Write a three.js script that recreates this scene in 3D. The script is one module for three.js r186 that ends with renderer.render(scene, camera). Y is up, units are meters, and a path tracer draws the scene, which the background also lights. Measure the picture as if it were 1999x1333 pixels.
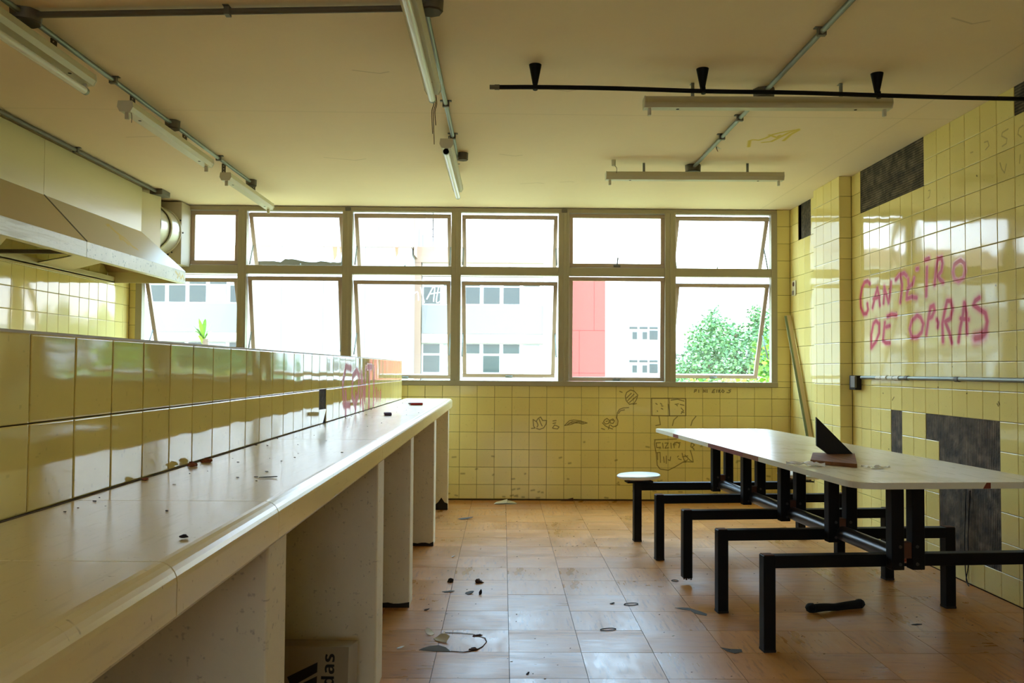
import * as THREE from 'three';
import { mergeGeometries } from 'three/addons/utils/BufferGeometryUtils.js';
import { RoundedBoxGeometry } from 'three/addons/geometries/RoundedBoxGeometry.js';

// ---------------------------------------------------------------- camera, sky, sun, exposure
// x to the right, y up, the window wall lies towards -z; z = -(distance from the camera)
const scene = new THREE.Scene();
const camera = new THREE.PerspectiveCamera(43.64, 1999 / 1333, 0.05, 400);
camera.position.set(0, 1.1328, 0);
camera.up.set(-0.00694, 0.99948, 0.03156);
camera.lookAt(0.01037462, 1.1328 + 0.03163472, -0.99944565);
scene.add(camera);

const renderer = new THREE.WebGLRenderer({ antialias: true });
renderer.toneMapping = THREE.LinearToneMapping;
renderer.toneMappingExposure = 2.0;
renderer.shadowMap.enabled = true;
renderer.shadowMap.type = THREE.PCFSoftShadowMap;

{ // bright thinly clouded sky: whiter at the horizon, bluer and brighter overhead
  const W = 64, H = 32, a = new Float32Array(W * H * 4);
  for (let j = 0; j < H; j++) for (let i = 0; i < W; i++) {
    const e = Math.max(0, Math.sin(((j + 0.5) / H - 0.5) * Math.PI)), t = Math.min(1, e / 0.35), k = 0.6 + 1.2 * e;
    a.set([k * (0.97 - 0.42 * t), k * (0.98 - 0.13 * t), k * (1.03 + 0.14 * t), 1], (j * W + i) * 4);
  }
  const sky = new THREE.DataTexture(a, W, H, THREE.RGBAFormat, THREE.FloatType);
  sky.mapping = THREE.EquirectangularReflectionMapping;
  sky.magFilter = THREE.LinearFilter; sky.needsUpdate = true;
  scene.background = sky;
  scene.backgroundIntensity = 6.4;
}
const sun = new THREE.DirectionalLight(new THREE.Color(1.0, 0.94, 0.84), 1.6);
sun.position.set(-14, 46, 34); sun.target.position.set(0, 0, -30);
sun.castShadow = true; sun.shadow.radius = 12;
sun.shadow.mapSize.set(4096, 4096);
Object.assign(sun.shadow.camera, { left: -70, right: 70, top: 70, bottom: -70, near: 1, far: 220 });
scene.add(sun, sun.target);

// ---------------------------------------------------------------- helpers
let seed = 20240611;
const rnd = () => { seed |= 0; seed = (seed + 0x6D2B79F5) | 0; let t = Math.imul(seed ^ (seed >>> 15), 1 | seed); t = (t + Math.imul(t ^ (t >>> 7), 61 | t)) ^ t; return ((t ^ (t >>> 14)) >>> 0) / 4294967296; };
const rr = (a, b) => a + (b - a) * rnd();
const taken = new Map();
function numbered(n) { const k = taken.get(n) || 0; taken.set(n, k + 1); return k ? n + '_' + String(k).padStart(3, '0') : n; }
function shade(o) { o.castShadow = true; o.receiveShadow = true; return o; }
function mk(name, geo, mat, parent) {                       // one named part under its thing
  const m = shade(new THREE.Mesh(geo, mat)); m.name = name; parent.add(m); return m;
}
function thing(name, label, category, x = 0, y = 0, z = 0, turn = 0, group) {
  const o = new THREE.Group(); o.name = numbered(name); o.position.set(x, y, z); o.rotation.y = turn;
  o.userData = { label, category }; if (group) o.userData.group = group;
  scene.add(o); return o;
}
function solo(name, geo, mat, label, category, group) {     // a thing of one piece
  const m = shade(new THREE.Mesh(geo, mat)); m.name = numbered(name); m.userData = { label, category };
  if (group) m.userData.group = group; scene.add(m); return m;
}
function struct(name, label, geo, mat, category = 'wall') {
  const m = geo ? shade(new THREE.Mesh(geo, mat)) : new THREE.Group();
  m.name = name; m.userData = { kind: 'structure', label, category }; scene.add(m); return m;
}
const flat = (g) => (g.index ? g.toNonIndexed() : g);
function merge(list) { return mergeGeometries(list.map((g) => { const f = flat(g); for (const k of Object.keys(f.attributes)) if (!['position', 'normal', 'uv'].includes(k)) f.deleteAttribute(k); return f; })); }
// axis-aligned box from ranges
function bx(x0, x1, y0, y1, z0, z1) { const g = new THREE.BoxGeometry(x1 - x0, y1 - y0, z1 - z0); g.translate((x0 + x1) / 2, (y0 + y1) / 2, (z0 + z1) / 2); return g; }
function rb(x0, x1, y0, y1, z0, z1, r = 0.004, s = 2) { const g = new RoundedBoxGeometry(x1 - x0, y1 - y0, z1 - z0, s, r); g.translate((x0 + x1) / 2, (y0 + y1) / 2, (z0 + z1) / 2); return g; }
const V = (x, y, z) => new THREE.Vector3(x, y, z);
function tube(pts, r, seg = 8, n) { const c = new THREE.CatmullRomCurve3(pts.map((p) => (p.isVector3 ? p : V(...p)))); return new THREE.TubeGeometry(c, n || Math.max(2, pts.length * 6), r, seg, false); }
function rod(a, b, r, seg = 12) { // closed cylinder between two points
  const A = V(...a), B = V(...b), d = B.clone().sub(A), g = new THREE.CylinderGeometry(r, r, d.length(), seg);
  g.applyQuaternion(new THREE.Quaternion().setFromUnitVectors(V(0, 1, 0), d.clone().normalize()));
  g.translate((A.x + B.x) / 2, (A.y + B.y) / 2, (A.z + B.z) / 2); return g;
}
function bar(a, b, w, t, up = V(0, 1, 0)) { // rectangular bar between two points
  const A = V(...a), B = V(...b), z = B.clone().sub(A), L = z.length(); z.normalize();
  const x = new THREE.Vector3().crossVectors(up, z).normalize(), y = new THREE.Vector3().crossVectors(z, x);
  const g = new THREE.BoxGeometry(w, t, L); g.applyMatrix4(new THREE.Matrix4().makeBasis(x, y, z)); g.translate((A.x + B.x) / 2, (A.y + B.y) / 2, (A.z + B.z) / 2); return g;
}
function prism(outline, depth, bevel = 0) { // outline in x/y, extruded along +z
  const s = new THREE.Shape(outline.map((p) => new THREE.Vector2(p[0], p[1])));
  return new THREE.ExtrudeGeometry(s, { depth, bevelEnabled: bevel > 0, bevelSize: bevel, bevelThickness: bevel, bevelSegments: 1, curveSegments: 10 });
}
function hull(faces) { // polygons given as lists of points, flat shaded
  const pos = [], uv = [];
  for (const f of faces) for (let i = 1; i + 1 < f.length; i++) for (const k of [0, i, i + 1]) { pos.push(...f[k]); uv.push(f[k][0] + f[k][2], f[k][1]); }
  const g = new THREE.BufferGeometry(); g.setAttribute('position', new THREE.Float32BufferAttribute(pos, 3)); g.setAttribute('uv', new THREE.Float32BufferAttribute(uv, 2)); g.computeVertexNormals(); return g;
}

// ---------------------------------------------------------------- computed textures
const lattice = new Float32Array(65536); { let s = 7; for (let i = 0; i < 65536; i++) { s = (Math.imul(s, 1664525) + 1013904223) | 0; lattice[i] = ((s >>> 8) & 0xffff) / 65535; } }
function vnoise(x, y, p) { // value noise of period p
  const xi = Math.floor(x), yi = Math.floor(y), fx = x - xi, fy = y - yi, u = fx * fx * (3 - 2 * fx), v = fy * fy * (3 - 2 * fy), q = (a, b) => lattice[(Math.imul(Math.imul(((a % p) + p) % p, 374761393) ^ Math.imul(((b % p) + p) % p, 668265263), 1274126177) >>> 13) & 65535];
  return (q(xi, yi) * (1 - u) + q(xi + 1, yi) * u) * (1 - v) + (q(xi, yi + 1) * (1 - u) + q(xi + 1, yi + 1) * u) * v;
}
function fbm(x, y, p, o = 4) { let s = 0, a = 0.5, t = 0; for (let i = 0; i < o; i++) { s += a * vnoise(x, y, p); t += a; x *= 2; y *= 2; p *= 2; a *= 0.5; } return s / t; }
function tex(n, m, f, srgb) {
  const d = new Uint8Array(n * m * 4);
  for (let j = 0; j < m; j++) for (let i = 0; i < n; i++) { const c = f(i / n, j / m); d.set([c[0], c[1], c[2], 255], (j * n + i) * 4); }
  const t = new THREE.DataTexture(d, n, m); t.wrapS = t.wrapT = THREE.RepeatWrapping; t.magFilter = THREE.LinearFilter; t.minFilter = THREE.LinearMipmapLinearFilter; t.generateMipmaps = true;
  if (srgb) t.colorSpace = THREE.SRGBColorSpace; t.needsUpdate = true; return t;
}
const grey = (v) => { const k = Math.max(0, Math.min(255, v * 255)); return [k, k, k]; };
const mix = (a, b, t) => [a[0] + (b[0] - a[0]) * t, a[1] + (b[1] - a[1]) * t, a[2] + (b[2] - a[2]) * t];
const sat = (v) => Math.max(0, Math.min(1, v));
// pen, brush or spray strokes laid into a picture of wm x hm metres; layers = [{ c, a, w, soft, list }]
function painted(n, m, wm, hm, base, layers, x0 = 0) {
  const d = new Uint8Array(n * m * 4), al = new Float32Array(n * m);
  for (let j = 0; j < m; j++) for (let i = 0; i < n; i++) { const c = base(i / n * wm + x0, j / m * hm); d.set([c[0], c[1], c[2], 255], (j * n + i) * 4); }
  const sx = n / wm, sy = m / hm;
  for (const L of layers) {
    al.fill(0);
    for (const st of L.list) for (let k = 0; k + 1 < st.length; k++) {
      const [ax, ay] = st[k], [bx_, by] = st[k + 1], R = L.w / 2 + L.soft, dx = bx_ - ax, dy = by - ay, q = dx * dx + dy * dy || 1e-9;
      const i0 = Math.max(0, Math.floor((Math.min(ax, bx_) - x0 - R) * sx)), i1 = Math.min(n - 1, Math.ceil((Math.max(ax, bx_) - x0 + R) * sx)), j0 = Math.max(0, Math.floor((Math.min(ay, by) - R) * sy)), j1 = Math.min(m - 1, Math.ceil((Math.max(ay, by) + R) * sy));
      for (let j = j0; j <= j1; j++) for (let i = i0; i <= i1; i++) {
        const x = (i + 0.5) / sx + x0, y = (j + 0.5) / sy, t = sat(((x - ax) * dx + (y - ay) * dy) / q), e = Math.hypot(x - ax - dx * t, y - ay - dy * t), u = sat((e - L.w / 2) / L.soft), v = (1 - u) * (1 - u) * (1 + 0.0 * u);
        if (v > al[j * n + i]) al[j * n + i] = v;
      }
    }
    for (let k = 0; k < n * m; k++) if (al[k] > 0) { const t = al[k] * L.a; for (let c = 0; c < 3; c++) d[k * 4 + c] += (L.c[c] - d[k * 4 + c]) * t; }
  }
  const t = new THREE.DataTexture(d, n, m); t.magFilter = THREE.LinearFilter; t.minFilter = THREE.LinearMipmapLinearFilter; t.generateMipmaps = true; t.colorSpace = THREE.SRGBColorSpace; t.needsUpdate = true; return t;
}

// the same strokes as a gloss map: bare glaze is shiny, dried paint is dull
function dulled(n, m, wm, hm, list, w, soft, lo, hi) { const t = painted(n, m, wm, hm, () => [lo * 255, lo * 255, lo * 255], [{ c: [hi * 255, hi * 255, hi * 255], a: 1, w, soft, list }]); t.colorSpace = THREE.NoColorSpace; return t; }

// ---------------------------------------------------------------- materials
const std = (o) => new THREE.MeshStandardMaterial(o);
const T_rough = tex(512, 512, (u, v) => grey(fbm(u * 6, v * 6, 6, 5)));
const T_plaster = tex(512, 512, (u, v) => grey(0.6 * fbm(u * 24, v * 24, 24, 4) + 0.4 * fbm(u * 3, v * 3, 3, 4)));
const T_streak = tex(512, 512, (u, v) => grey(fbm(u * 4, v * 48, 4, 3)));
const rep = (t, x, y) => { const c = t.clone(); c.repeat.set(x, y); c.needsUpdate = true; return c; };

const TILE = [243, 225, 144];
const tileTint = [0xffffff, 0xfcfbf7, 0xfaf8f3, 0xfffefa].map((c) => new THREE.Color(c));
const tileBase = (x, y) => { const k = 1 + 0.05 * (fbm(x * 3 + 9, y * 3, 64, 3) - 0.5), s = fbm(x * 90, y * 90, 512, 2) > 0.86 ? 0.93 : 1; return [Math.min(255, TILE[0] * k * s), TILE[1] * k * s, TILE[2] * k * s]; };
const T_tilewave = tex(256, 256, (u, v) => grey(fbm(u * 3, v * 3, 3, 2)));
const tileLook = { roughness: 0.055, bumpMap: rep(T_tilewave, 6, 6), bumpScale: 0.0007 };
const M_tile = tileTint.map((c) => std({ color: new THREE.Color().setRGB(TILE[0] / 255, TILE[1] / 255, TILE[2] / 255, THREE.SRGBColorSpace).multiply(c), ...tileLook }));
const M_grout = std({ color: 0x5f4d2e, roughness: 0.95 });
const T_mortar = tex(512, 512, (u, v) => { const r = 0.5 + 0.5 * Math.sin(u * Math.PI * 2 * 30 + 3 * fbm(u * 4, v * 4, 4, 3)), k = 0.5 + 0.9 * (fbm(u * 10, v * 10, 10, 4) - 0.5) + 0.45 * r; return [112 * k, 98 * k, 78 * k]; }, true);
const T_mortarB = tex(512, 512, (u, v) => { const r = 0.5 + 0.5 * Math.sin(u * Math.PI * 2 * 30 + 3 * fbm(u * 4, v * 4, 4, 3)), m = sat((fbm(u * 5, v * 5, 5, 3) - 0.35) * 5); return grey(0.2 + 0.5 * r * m + 0.3 * fbm(u * 30, v * 30, 30, 2)); });
const M_mortar = std({ map: rep(T_mortar, 2.2, 2.2), bumpMap: rep(T_mortarB, 2.2, 2.2), bumpScale: 0.007, roughness: 0.95 });
const turned = (t) => { const c = rep(t, 2.2, 2.2); c.rotation = Math.PI / 2; return c; };
const M_mortarH = std({ map: turned(T_mortar), bumpMap: turned(T_mortarB), bumpScale: 0.007, roughness: 0.95 });
const M_plainwall = std({ color: 0xd8c78c, roughness: 0.55 });
const M_whitepaint = std({ color: 0xe9e2cd, roughness: 0.5, bumpMap: rep(T_plaster, 2, 2), bumpScale: 0.0008 });
const T_worn = tex(1024, 1024, (u, v) => { const n = fbm(u * 5, v * 5, 5, 5), s = sat((fbm(u * 110 + 3, v * 110, 110, 3) - 0.74) * 8), g = sat((fbm(u * 9, v * 5, 9, 4) - 0.5) * 2.2); return mix(mix([236, 222, 186], [226, 208, 166], g), [120, 104, 78], s * 0.3).map((c) => c * (0.97 + 0.06 * n)); }, true);
const M_support = std({ map: rep(T_worn, 0.9, 0.9), roughness: 0.6, bumpMap: rep(T_plaster, 2, 2), bumpScale: 0.0012 });
const T_counter = tex(1024, 1024, (u, v) => { const n = fbm(u * 3, v * 3, 3, 5), sc = sat((fbm(u * 170, v * 14, 170, 3) - 0.66) * 4), sp = sat((fbm(u * 240, v * 240, 240, 2) - 0.86) * 12); return mix(mix([249, 232, 178], [245, 225, 168], sat((n - 0.4) * 1.6)), [140, 120, 86], 0.1 * sc + 0.4 * sp); }, true);
const T_counterR = tex(512, 512, (u, v) => grey(0.84 + 0.16 * fbm(u * 60, v * 10, 60, 3)));
const M_counter = std({ map: rep(T_counter, 0.8, 0.8), roughness: 0.22, roughnessMap: rep(T_counterR, 0.8, 0.8) });
const M_counterEdge = std({ color: 0xecdcae, roughness: 0.3, roughnessMap: rep(T_counterR, 2, 2) });
const M_frame = std({ color: 0xa89c80, roughness: 0.55, metalness: 0.0, bumpMap: rep(T_streak, 1, 1), bumpScale: 0.0004 });
const M_sash = std({ color: 0xb39c86, roughness: 0.55 });
const M_glass = new THREE.MeshPhysicalMaterial({ color: 0xf4f8f6, roughness: 0.0, transmission: 0.94, thickness: 0, ior: 1.5 });
const M_steel = std({ color: 0x868a80, roughness: 0.5, metalness: 0.65 });
const M_dull = std({ color: 0x6d675a, roughness: 0.6, metalness: 0.3 });
const M_black = new THREE.MeshPhysicalMaterial({ color: 0x060506, roughness: 0.55, specularIntensity: 0.4 });
const M_batten = std({ color: 0xcfc6a4, roughness: 0.45 });
const M_tube = std({ color: 0xf2f1ea, roughness: 0.25 });
const M_holder = std({ color: 0xd8d3bd, roughness: 0.5 });
const M_rust = std({ color: 0x5d3a26, roughness: 0.9 });
const M_ink = std({ color: 0x1a1512, roughness: 0.8 });

// ---------------------------------------------------------------- the room
const XR = 2.493, XL = -3.226, DW = 7.372, CE = 2.53, PX = 2.404, ROW0 = 0.1338, TS = 0.15;
const BACK = 4.6; // z of the wall behind the camera

// one glazed tile lying in local x/y with a soft pillowed rim, its face at z = 0, uv = place on the wall
function tileGeo(w, h, u0, v0, wm, hm) {
  const r = Math.min(0.0035, w / 4, h / 4), xs = [-w / 2, -w / 2 + r, w / 2 - r, w / 2], ys = [-h / 2, -h / 2 + r, h / 2 - r, h / 2];
  const pos = [], nor = [], uv = [], idx = [];
  for (let j = 0; j < 4; j++) for (let i = 0; i < 4; i++) {
    const ex = i === 0 ? -1 : i === 3 ? 1 : 0, ey = j === 0 ? -1 : j === 3 ? 1 : 0, rim = ex || ey;
    pos.push(xs[i], ys[j], rim ? -0.0016 : 0);
    const n = V(ex * 0.8, ey * 0.8, 1).normalize(); nor.push(n.x, n.y, n.z);
    uv.push((u0 + xs[i] + w / 2) / wm, (v0 + ys[j] + h / 2) / hm);
  }
  for (let j = 0; j < 3; j++) for (let i = 0; i < 3; i++) { const a = j * 4 + i; idx.push(a, a + 1, a + 5, a, a + 5, a + 4); }
  const side = [[0, 3, 0, -1], [3, 15, 1, 0], [15, 12, 0, 1], [12, 0, -1, 0]];
  for (const [a, b, nx, ny] of side) { const k = pos.length / 3; for (const [q, z] of [[a, -0.0016], [b, -0.0016], [b, -0.008], [a, -0.008]]) { pos.push(pos[q * 3], pos[q * 3 + 1], z); nor.push(nx, ny, 0); uv.push(uv[q * 2], uv[q * 2 + 1]); } idx.push(k, k + 2, k + 1, k, k + 3, k + 2); }
  const g = new THREE.BufferGeometry();
  g.setAttribute('position', new THREE.Float32BufferAttribute(pos, 3)); g.setAttribute('normal', new THREE.Float32BufferAttribute(nor, 3)); g.setAttribute('uv', new THREE.Float32BufferAttribute(uv, 2)); g.setIndex(idx); return g;
}
// cuts of a run into tiles: joints at first + k * TS, clipped to [a, b]
function cuts(a, b, first) { const out = [a]; let k = Math.ceil((a - first) / TS + 1e-6); for (; first + k * TS < b - 1e-4; k++) out.push(first + k * TS); out.push(b); return out.filter((v, i) => i === 0 || v - out[i - 1] > 0.008 || i === out.length - 1); }
// tiles on a wall: place(s, y) gives the point in the room of wall coordinate s (metres along the wall), turn its facing
const GAP = 0.0024;
function tiling(parent, ss, ys, place, turn, mats, wm, hm, s0, skip, tilt = 0.0035, loose) {
  const heap = [];
  for (let j = 0; j + 1 < ys.length; j++) for (let i = 0; i + 1 < ss.length; i++) {
    const w = ss[i + 1] - ss[i] - GAP, h = ys[j + 1] - ys[j] - GAP, s = (ss[i] + ss[i + 1]) / 2, y = (ys[j] + ys[j + 1]) / 2;
    if (w < 0.006 || h < 0.006 || (skip && skip(s, y))) continue;
    const g = tileGeo(w, h, ss[i] - s0, ys[j], wm, hm), m = new THREE.Mesh(g, mats[Math.floor(rnd() * mats.length)]);
    m.position.copy(place(s, y)); m.rotation.set(rr(-tilt, tilt), turn + rr(-tilt, tilt), 0, 'YXZ');
    if (loose) { m.updateMatrix(); heap.push(g.applyMatrix4(m.matrix)); continue; }
    m.name = 'tile'; parent.add(shade(m));
  }
  if (heap.length) { const m = mk('tile_field', merge(heap), mats[0], parent); m.userData.kind = 'stuff'; }
}
const rowsFrom = (a, b) => cuts(a, b, ROW0);

// --- floor: vinyl squares on a dark screed
const FT = 0.289, FX = 0.032, FD = 3.156;
const T_vinyl = tex(1024, 1024, (u, v) => {
  const n = fbm(u * 5, v * 5, 5, 5), st = fbm(u * 40, v * 7, 40, 3), dk = sat((fbm(u * 7 + 5, v * 7, 7, 5) - 0.56) * 5), sp = fbm(u * 220, v * 220, 220, 2);
  let c = mix([202, 143, 80], [194, 136, 75], st); c = mix(c, [184, 128, 74], dk * 0.3); c = mix(c, [120, 88, 58], 0.35 * sat((fbm(u * 90, v * 12, 90, 3) - 0.62) * 5)); c = mix(c, [224, 190, 140], 0.3 * sat((sp - 0.78) * 8)); return c.map((x) => x * (0.92 + 0.16 * n));
}, true);
const T_vinylR = tex(1024, 1024, (u, v) => grey(0.5 + 0.5 * fbm(u * 5, v * 5, 5, 6) + 0.3 * (fbm(u * 50, v * 10, 50, 3) - 0.5)));
const T_vinylB = tex(512, 512, (u, v) => grey(fbm(u * 8, v * 8, 8, 4)));
const M_vinyl = [0xffffff, 0xfaf8f5, 0xf3f0ec].map((c) => new THREE.MeshPhysicalMaterial({ color: c, map: T_vinyl, roughness: 0.46, specularIntensity: 0.4, roughnessMap: T_vinylR, bumpMap: T_vinylB, bumpScale: 0.0014 }));
const M_screed = std({ color: 0x2c231b, roughness: 0.9 });
const floor = struct('floor', 'worn brown vinyl tile floor with scuffs and litter', bx(XL - 0.2, XR + 0.2, -0.2, -0.0025, -DW - 0.15, BACK + 0.2), M_screed, 'floor');
{
  const variants = [];
  for (let k = 0; k < 10; k++) { const g = new THREE.BoxGeometry(FT - 0.0022, 0.003, FT - 0.0022), uv = g.attributes.uv, ox = rnd(), oy = rnd(), fl = k % 2; for (let i = 0; i < uv.count; i++) { const a = uv.getX(i) * 0.3, b = uv.getY(i) * 0.3; uv.setXY(i, ox + (fl ? b : a), oy + (fl ? a : b)); } g.translate(0, -0.0015, 0); variants.push(g); }
  const heap = [];
  for (let i = -12; i <= 8; i++) for (let j = -22; j <= 14; j++) {
    const x0 = FX + i * FT, x1 = Math.min(x0 + FT, XR), d0 = FD + j * FT, d1 = Math.min(d0 + FT, DW); if (x0 >= XR - 0.01 || x0 + FT < XL || d0 > DW - 0.02 || -d1 > BACK) continue;
    const near = i >= -3 && j >= -2, g = variants[Math.floor(rnd() * 10)];
    const m = new THREE.Mesh(g, M_vinyl[Math.floor(rnd() * 3)]);
    m.scale.set((x1 - x0) / FT, 1, (d1 - d0) / FT); m.position.set((x0 + x1) / 2, rr(-0.0004, 0.0003), -(d0 + d1) / 2); m.rotation.set(rr(-0.0008, 0.0008), 0, rr(-0.0008, 0.0008));
    if (near) { m.name = 'floor_tile'; floor.add(shade(m)); } else { m.updateMatrix(); heap.push(g.clone().applyMatrix4(m.matrix)); }
  }
  const m = mk('tile_field', merge(heap), M_vinyl[1], floor); m.userData.kind = 'stuff';
}

// --- ceiling
const YEL = [[[1.53,5.285],[1.494,5.141],[1.507,5.12],[1.547,5.129],[1.574,5.078],[1.592,5.0],[1.622,4.961],[1.685,4.903]],[[1.584,5.179],[1.631,5.156],[1.648,5.076],[1.673,4.959],[1.704,4.884]],[[1.574,5.01],[1.635,5.066],[1.64,5.018]],[[1.699,5.134],[1.696,4.996],[1.711,4.902]]];
{
  const W = 6.1, D0 = -3.4, DD = 11.0;
  const marks = []; for (let k = 0; k < 9; k++) { const x = rr(-2.6, 1.9), y = rr(3.2, 7.0), a = rr(-0.5, 0.5), l = rr(0.05, 0.22); marks.push([[x, y], [x + l * Math.cos(a), y + l * Math.sin(a)], [x + l * 1.3, y + l * Math.sin(a) * 0.4]]); }
  const seams = [[[XL, 4.62], [XR, 4.66]], [[XL, 3.1], [XR, 3.13]], [[2.2, 3], [2.23, 7.37]]];
  const T = painted(2048, 2048, W, DD, (x, y) => { const k = 1 + 0.05 * (fbm(x * 1.2 + 40, y * 1.2 + 9, 64, 5) - 0.5); return [249 * k, 227 * k, 193 * k]; },
    [{ c: [180, 160, 120], a: 0.25, w: 0.003, soft: 0.006, list: seams.map((s) => s.map(([x, d]) => [x, d - D0])) },
      { c: [150, 126, 90], a: 0.35, w: 0.003, soft: 0.007, list: marks.map((s) => s.map(([x, d]) => [x, d - D0])) },
      { c: [214, 184, 20], a: 0.7, w: 0.012, soft: 0.012, list: YEL.map((s) => s.map(([x, d]) => [x, d - D0])) }], -3.42);
  const g = bx(XL - 0.2, XR + 0.2, CE, CE + 0.2, -DW - 0.18, BACK + 0.2), p = g.attributes.position, uv = g.attributes.uv;
  for (let i = 0; i < p.count; i++) uv.setXY(i, (p.getX(i) + 3.42) / W, (-p.getZ(i) - D0) / DD);
  struct('ceiling', 'cream painted plaster ceiling with faint seams and yellow scribble', g, std({ map: T, roughness: 0.75, bumpMap: rep(T_plaster, 6, 10), bumpScale: 0.0015 }), 'ceiling');
}

// --- right wall, long run towards the camera
const RED = [[[0.297,1.724],[0.265,1.745],[0.214,1.743],[0.168,1.704],[0.144,1.641],[0.152,1.575],[0.194,1.525],[0.245,1.525],[0.267,1.552],[0.257,1.589]],[[0.339,1.558],[0.377,1.628],[0.414,1.684],[0.435,1.624],[0.45,1.567]],[[0.356,1.616],[0.445,1.623]],[[0.506,1.577],[0.517,1.63],[0.518,1.681],[0.548,1.628],[0.577,1.575],[0.6,1.637],[0.616,1.702]],[[0.681,1.712],[0.731,1.736],[0.794,1.741],[0.828,1.719]],[[0.745,1.735],[0.765,1.674],[0.757,1.616],[0.74,1.565]],[[0.848,1.698],[0.854,1.652],[0.833,1.616],[0.825,1.578],[0.892,1.585],[0.951,1.574]],[[0.84,1.641],[0.907,1.666],[0.923,1.696]],[[0.954,1.747],[0.973,1.747]],[[1.08,1.741],[1.075,1.668],[1.069,1.577]],[[1.063,1.789],[1.106,1.793]],[[1.207,1.78],[1.188,1.716],[1.167,1.634]],[[1.207,1.774],[1.248,1.778],[1.258,1.744],[1.246,1.704],[1.205,1.678],[1.234,1.652],[1.262,1.637]],[[0.315,1.288],[0.317,1.38],[0.35,1.449],[0.39,1.467],[0.437,1.444],[0.436,1.382],[0.388,1.328],[0.315,1.288]],[[0.522,1.446],[0.506,1.386],[0.493,1.332],[0.535,1.314],[0.587,1.312]],[[0.537,1.418],[0.589,1.423]],[[0.56,1.485],[0.62,1.495],[0.685,1.487]],[[0.956,1.467],[0.89,1.439],[0.863,1.39],[0.888,1.338],[0.953,1.336],[1.011,1.365],[1.031,1.413],[1.0,1.452],[0.956,1.467]],[[1.067,1.35],[1.093,1.44],[1.119,1.506],[1.155,1.512],[1.164,1.484],[1.136,1.45],[1.099,1.44]],[[1.189,1.429],[1.206,1.41],[1.2,1.386]],[[1.256,1.301],[1.252,1.401],[1.282,1.482],[1.305,1.527],[1.344,1.524],[1.362,1.477],[1.337,1.426],[1.281,1.412],[1.325,1.351],[1.351,1.292]],[[1.421,1.296],[1.439,1.369],[1.472,1.446],[1.483,1.502],[1.503,1.444],[1.506,1.338]],[[1.445,1.42],[1.523,1.41]],[[1.629,1.518],[1.59,1.505],[1.574,1.484],[1.628,1.458],[1.685,1.433],[1.699,1.389],[1.684,1.341],[1.635,1.311]]];
const PINK = [[[1.43,1.734],[1.386,1.722],[1.369,1.684],[1.385,1.642],[1.428,1.626],[1.475,1.638],[1.497,1.675],[1.487,1.716],[1.451,1.737],[1.43,1.734]]];
const BLOB = [[[1.586,1.307],[1.635,1.311],[1.669,1.326]]];
const PENCIL = [[[1.9,2.333],[1.851,2.329],[1.845,2.313],[1.889,2.287],[1.884,2.265],[1.849,2.26]],[[2.021,2.316],[1.989,2.311],[1.979,2.285],[2.006,2.264]],[[1.828,2.181],[1.842,2.148],[1.866,2.122],[1.882,2.162]],[[1.996,2.179],[1.99,2.141]],[[1.692,2.322],[1.723,2.32],[1.733,2.293],[1.702,2.281]],[[1.106,2.192],[1.127,2.191],[1.119,2.155],[1.099,2.149]],[[1.56,2.301],[1.583,2.299]]];
const R0 = 6.0626, RL = 2.7; // wall coordinate s = R0 - distance
const kCol = (k) => 0.45 + TS * k, kRow = (r) => 1.1838 + TS * r;
const inR = (s, y, a, b, c, d) => s > a && s < b && y > c && y < d;
const gaps = [[kCol(-2), kCol(4), kRow(7), 3], [kCol(10), kCol(16), kRow(8), 3], [kCol(1), kCol(2), kRow(-6), kRow(-2)], [kCol(4), kCol(5), kRow(-3), kRow(-2)], [kCol(5), kCol(9), kRow(-7), kRow(-2)]];
const wallRight = struct('wall_right', 'glossy yellow tiled wall with red spray lettering and bare mortar patches', bx(XR + 0.008, XR + 0.2, 0, CE, -R0 - 1.4, BACK + 0.2), M_grout);
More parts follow.
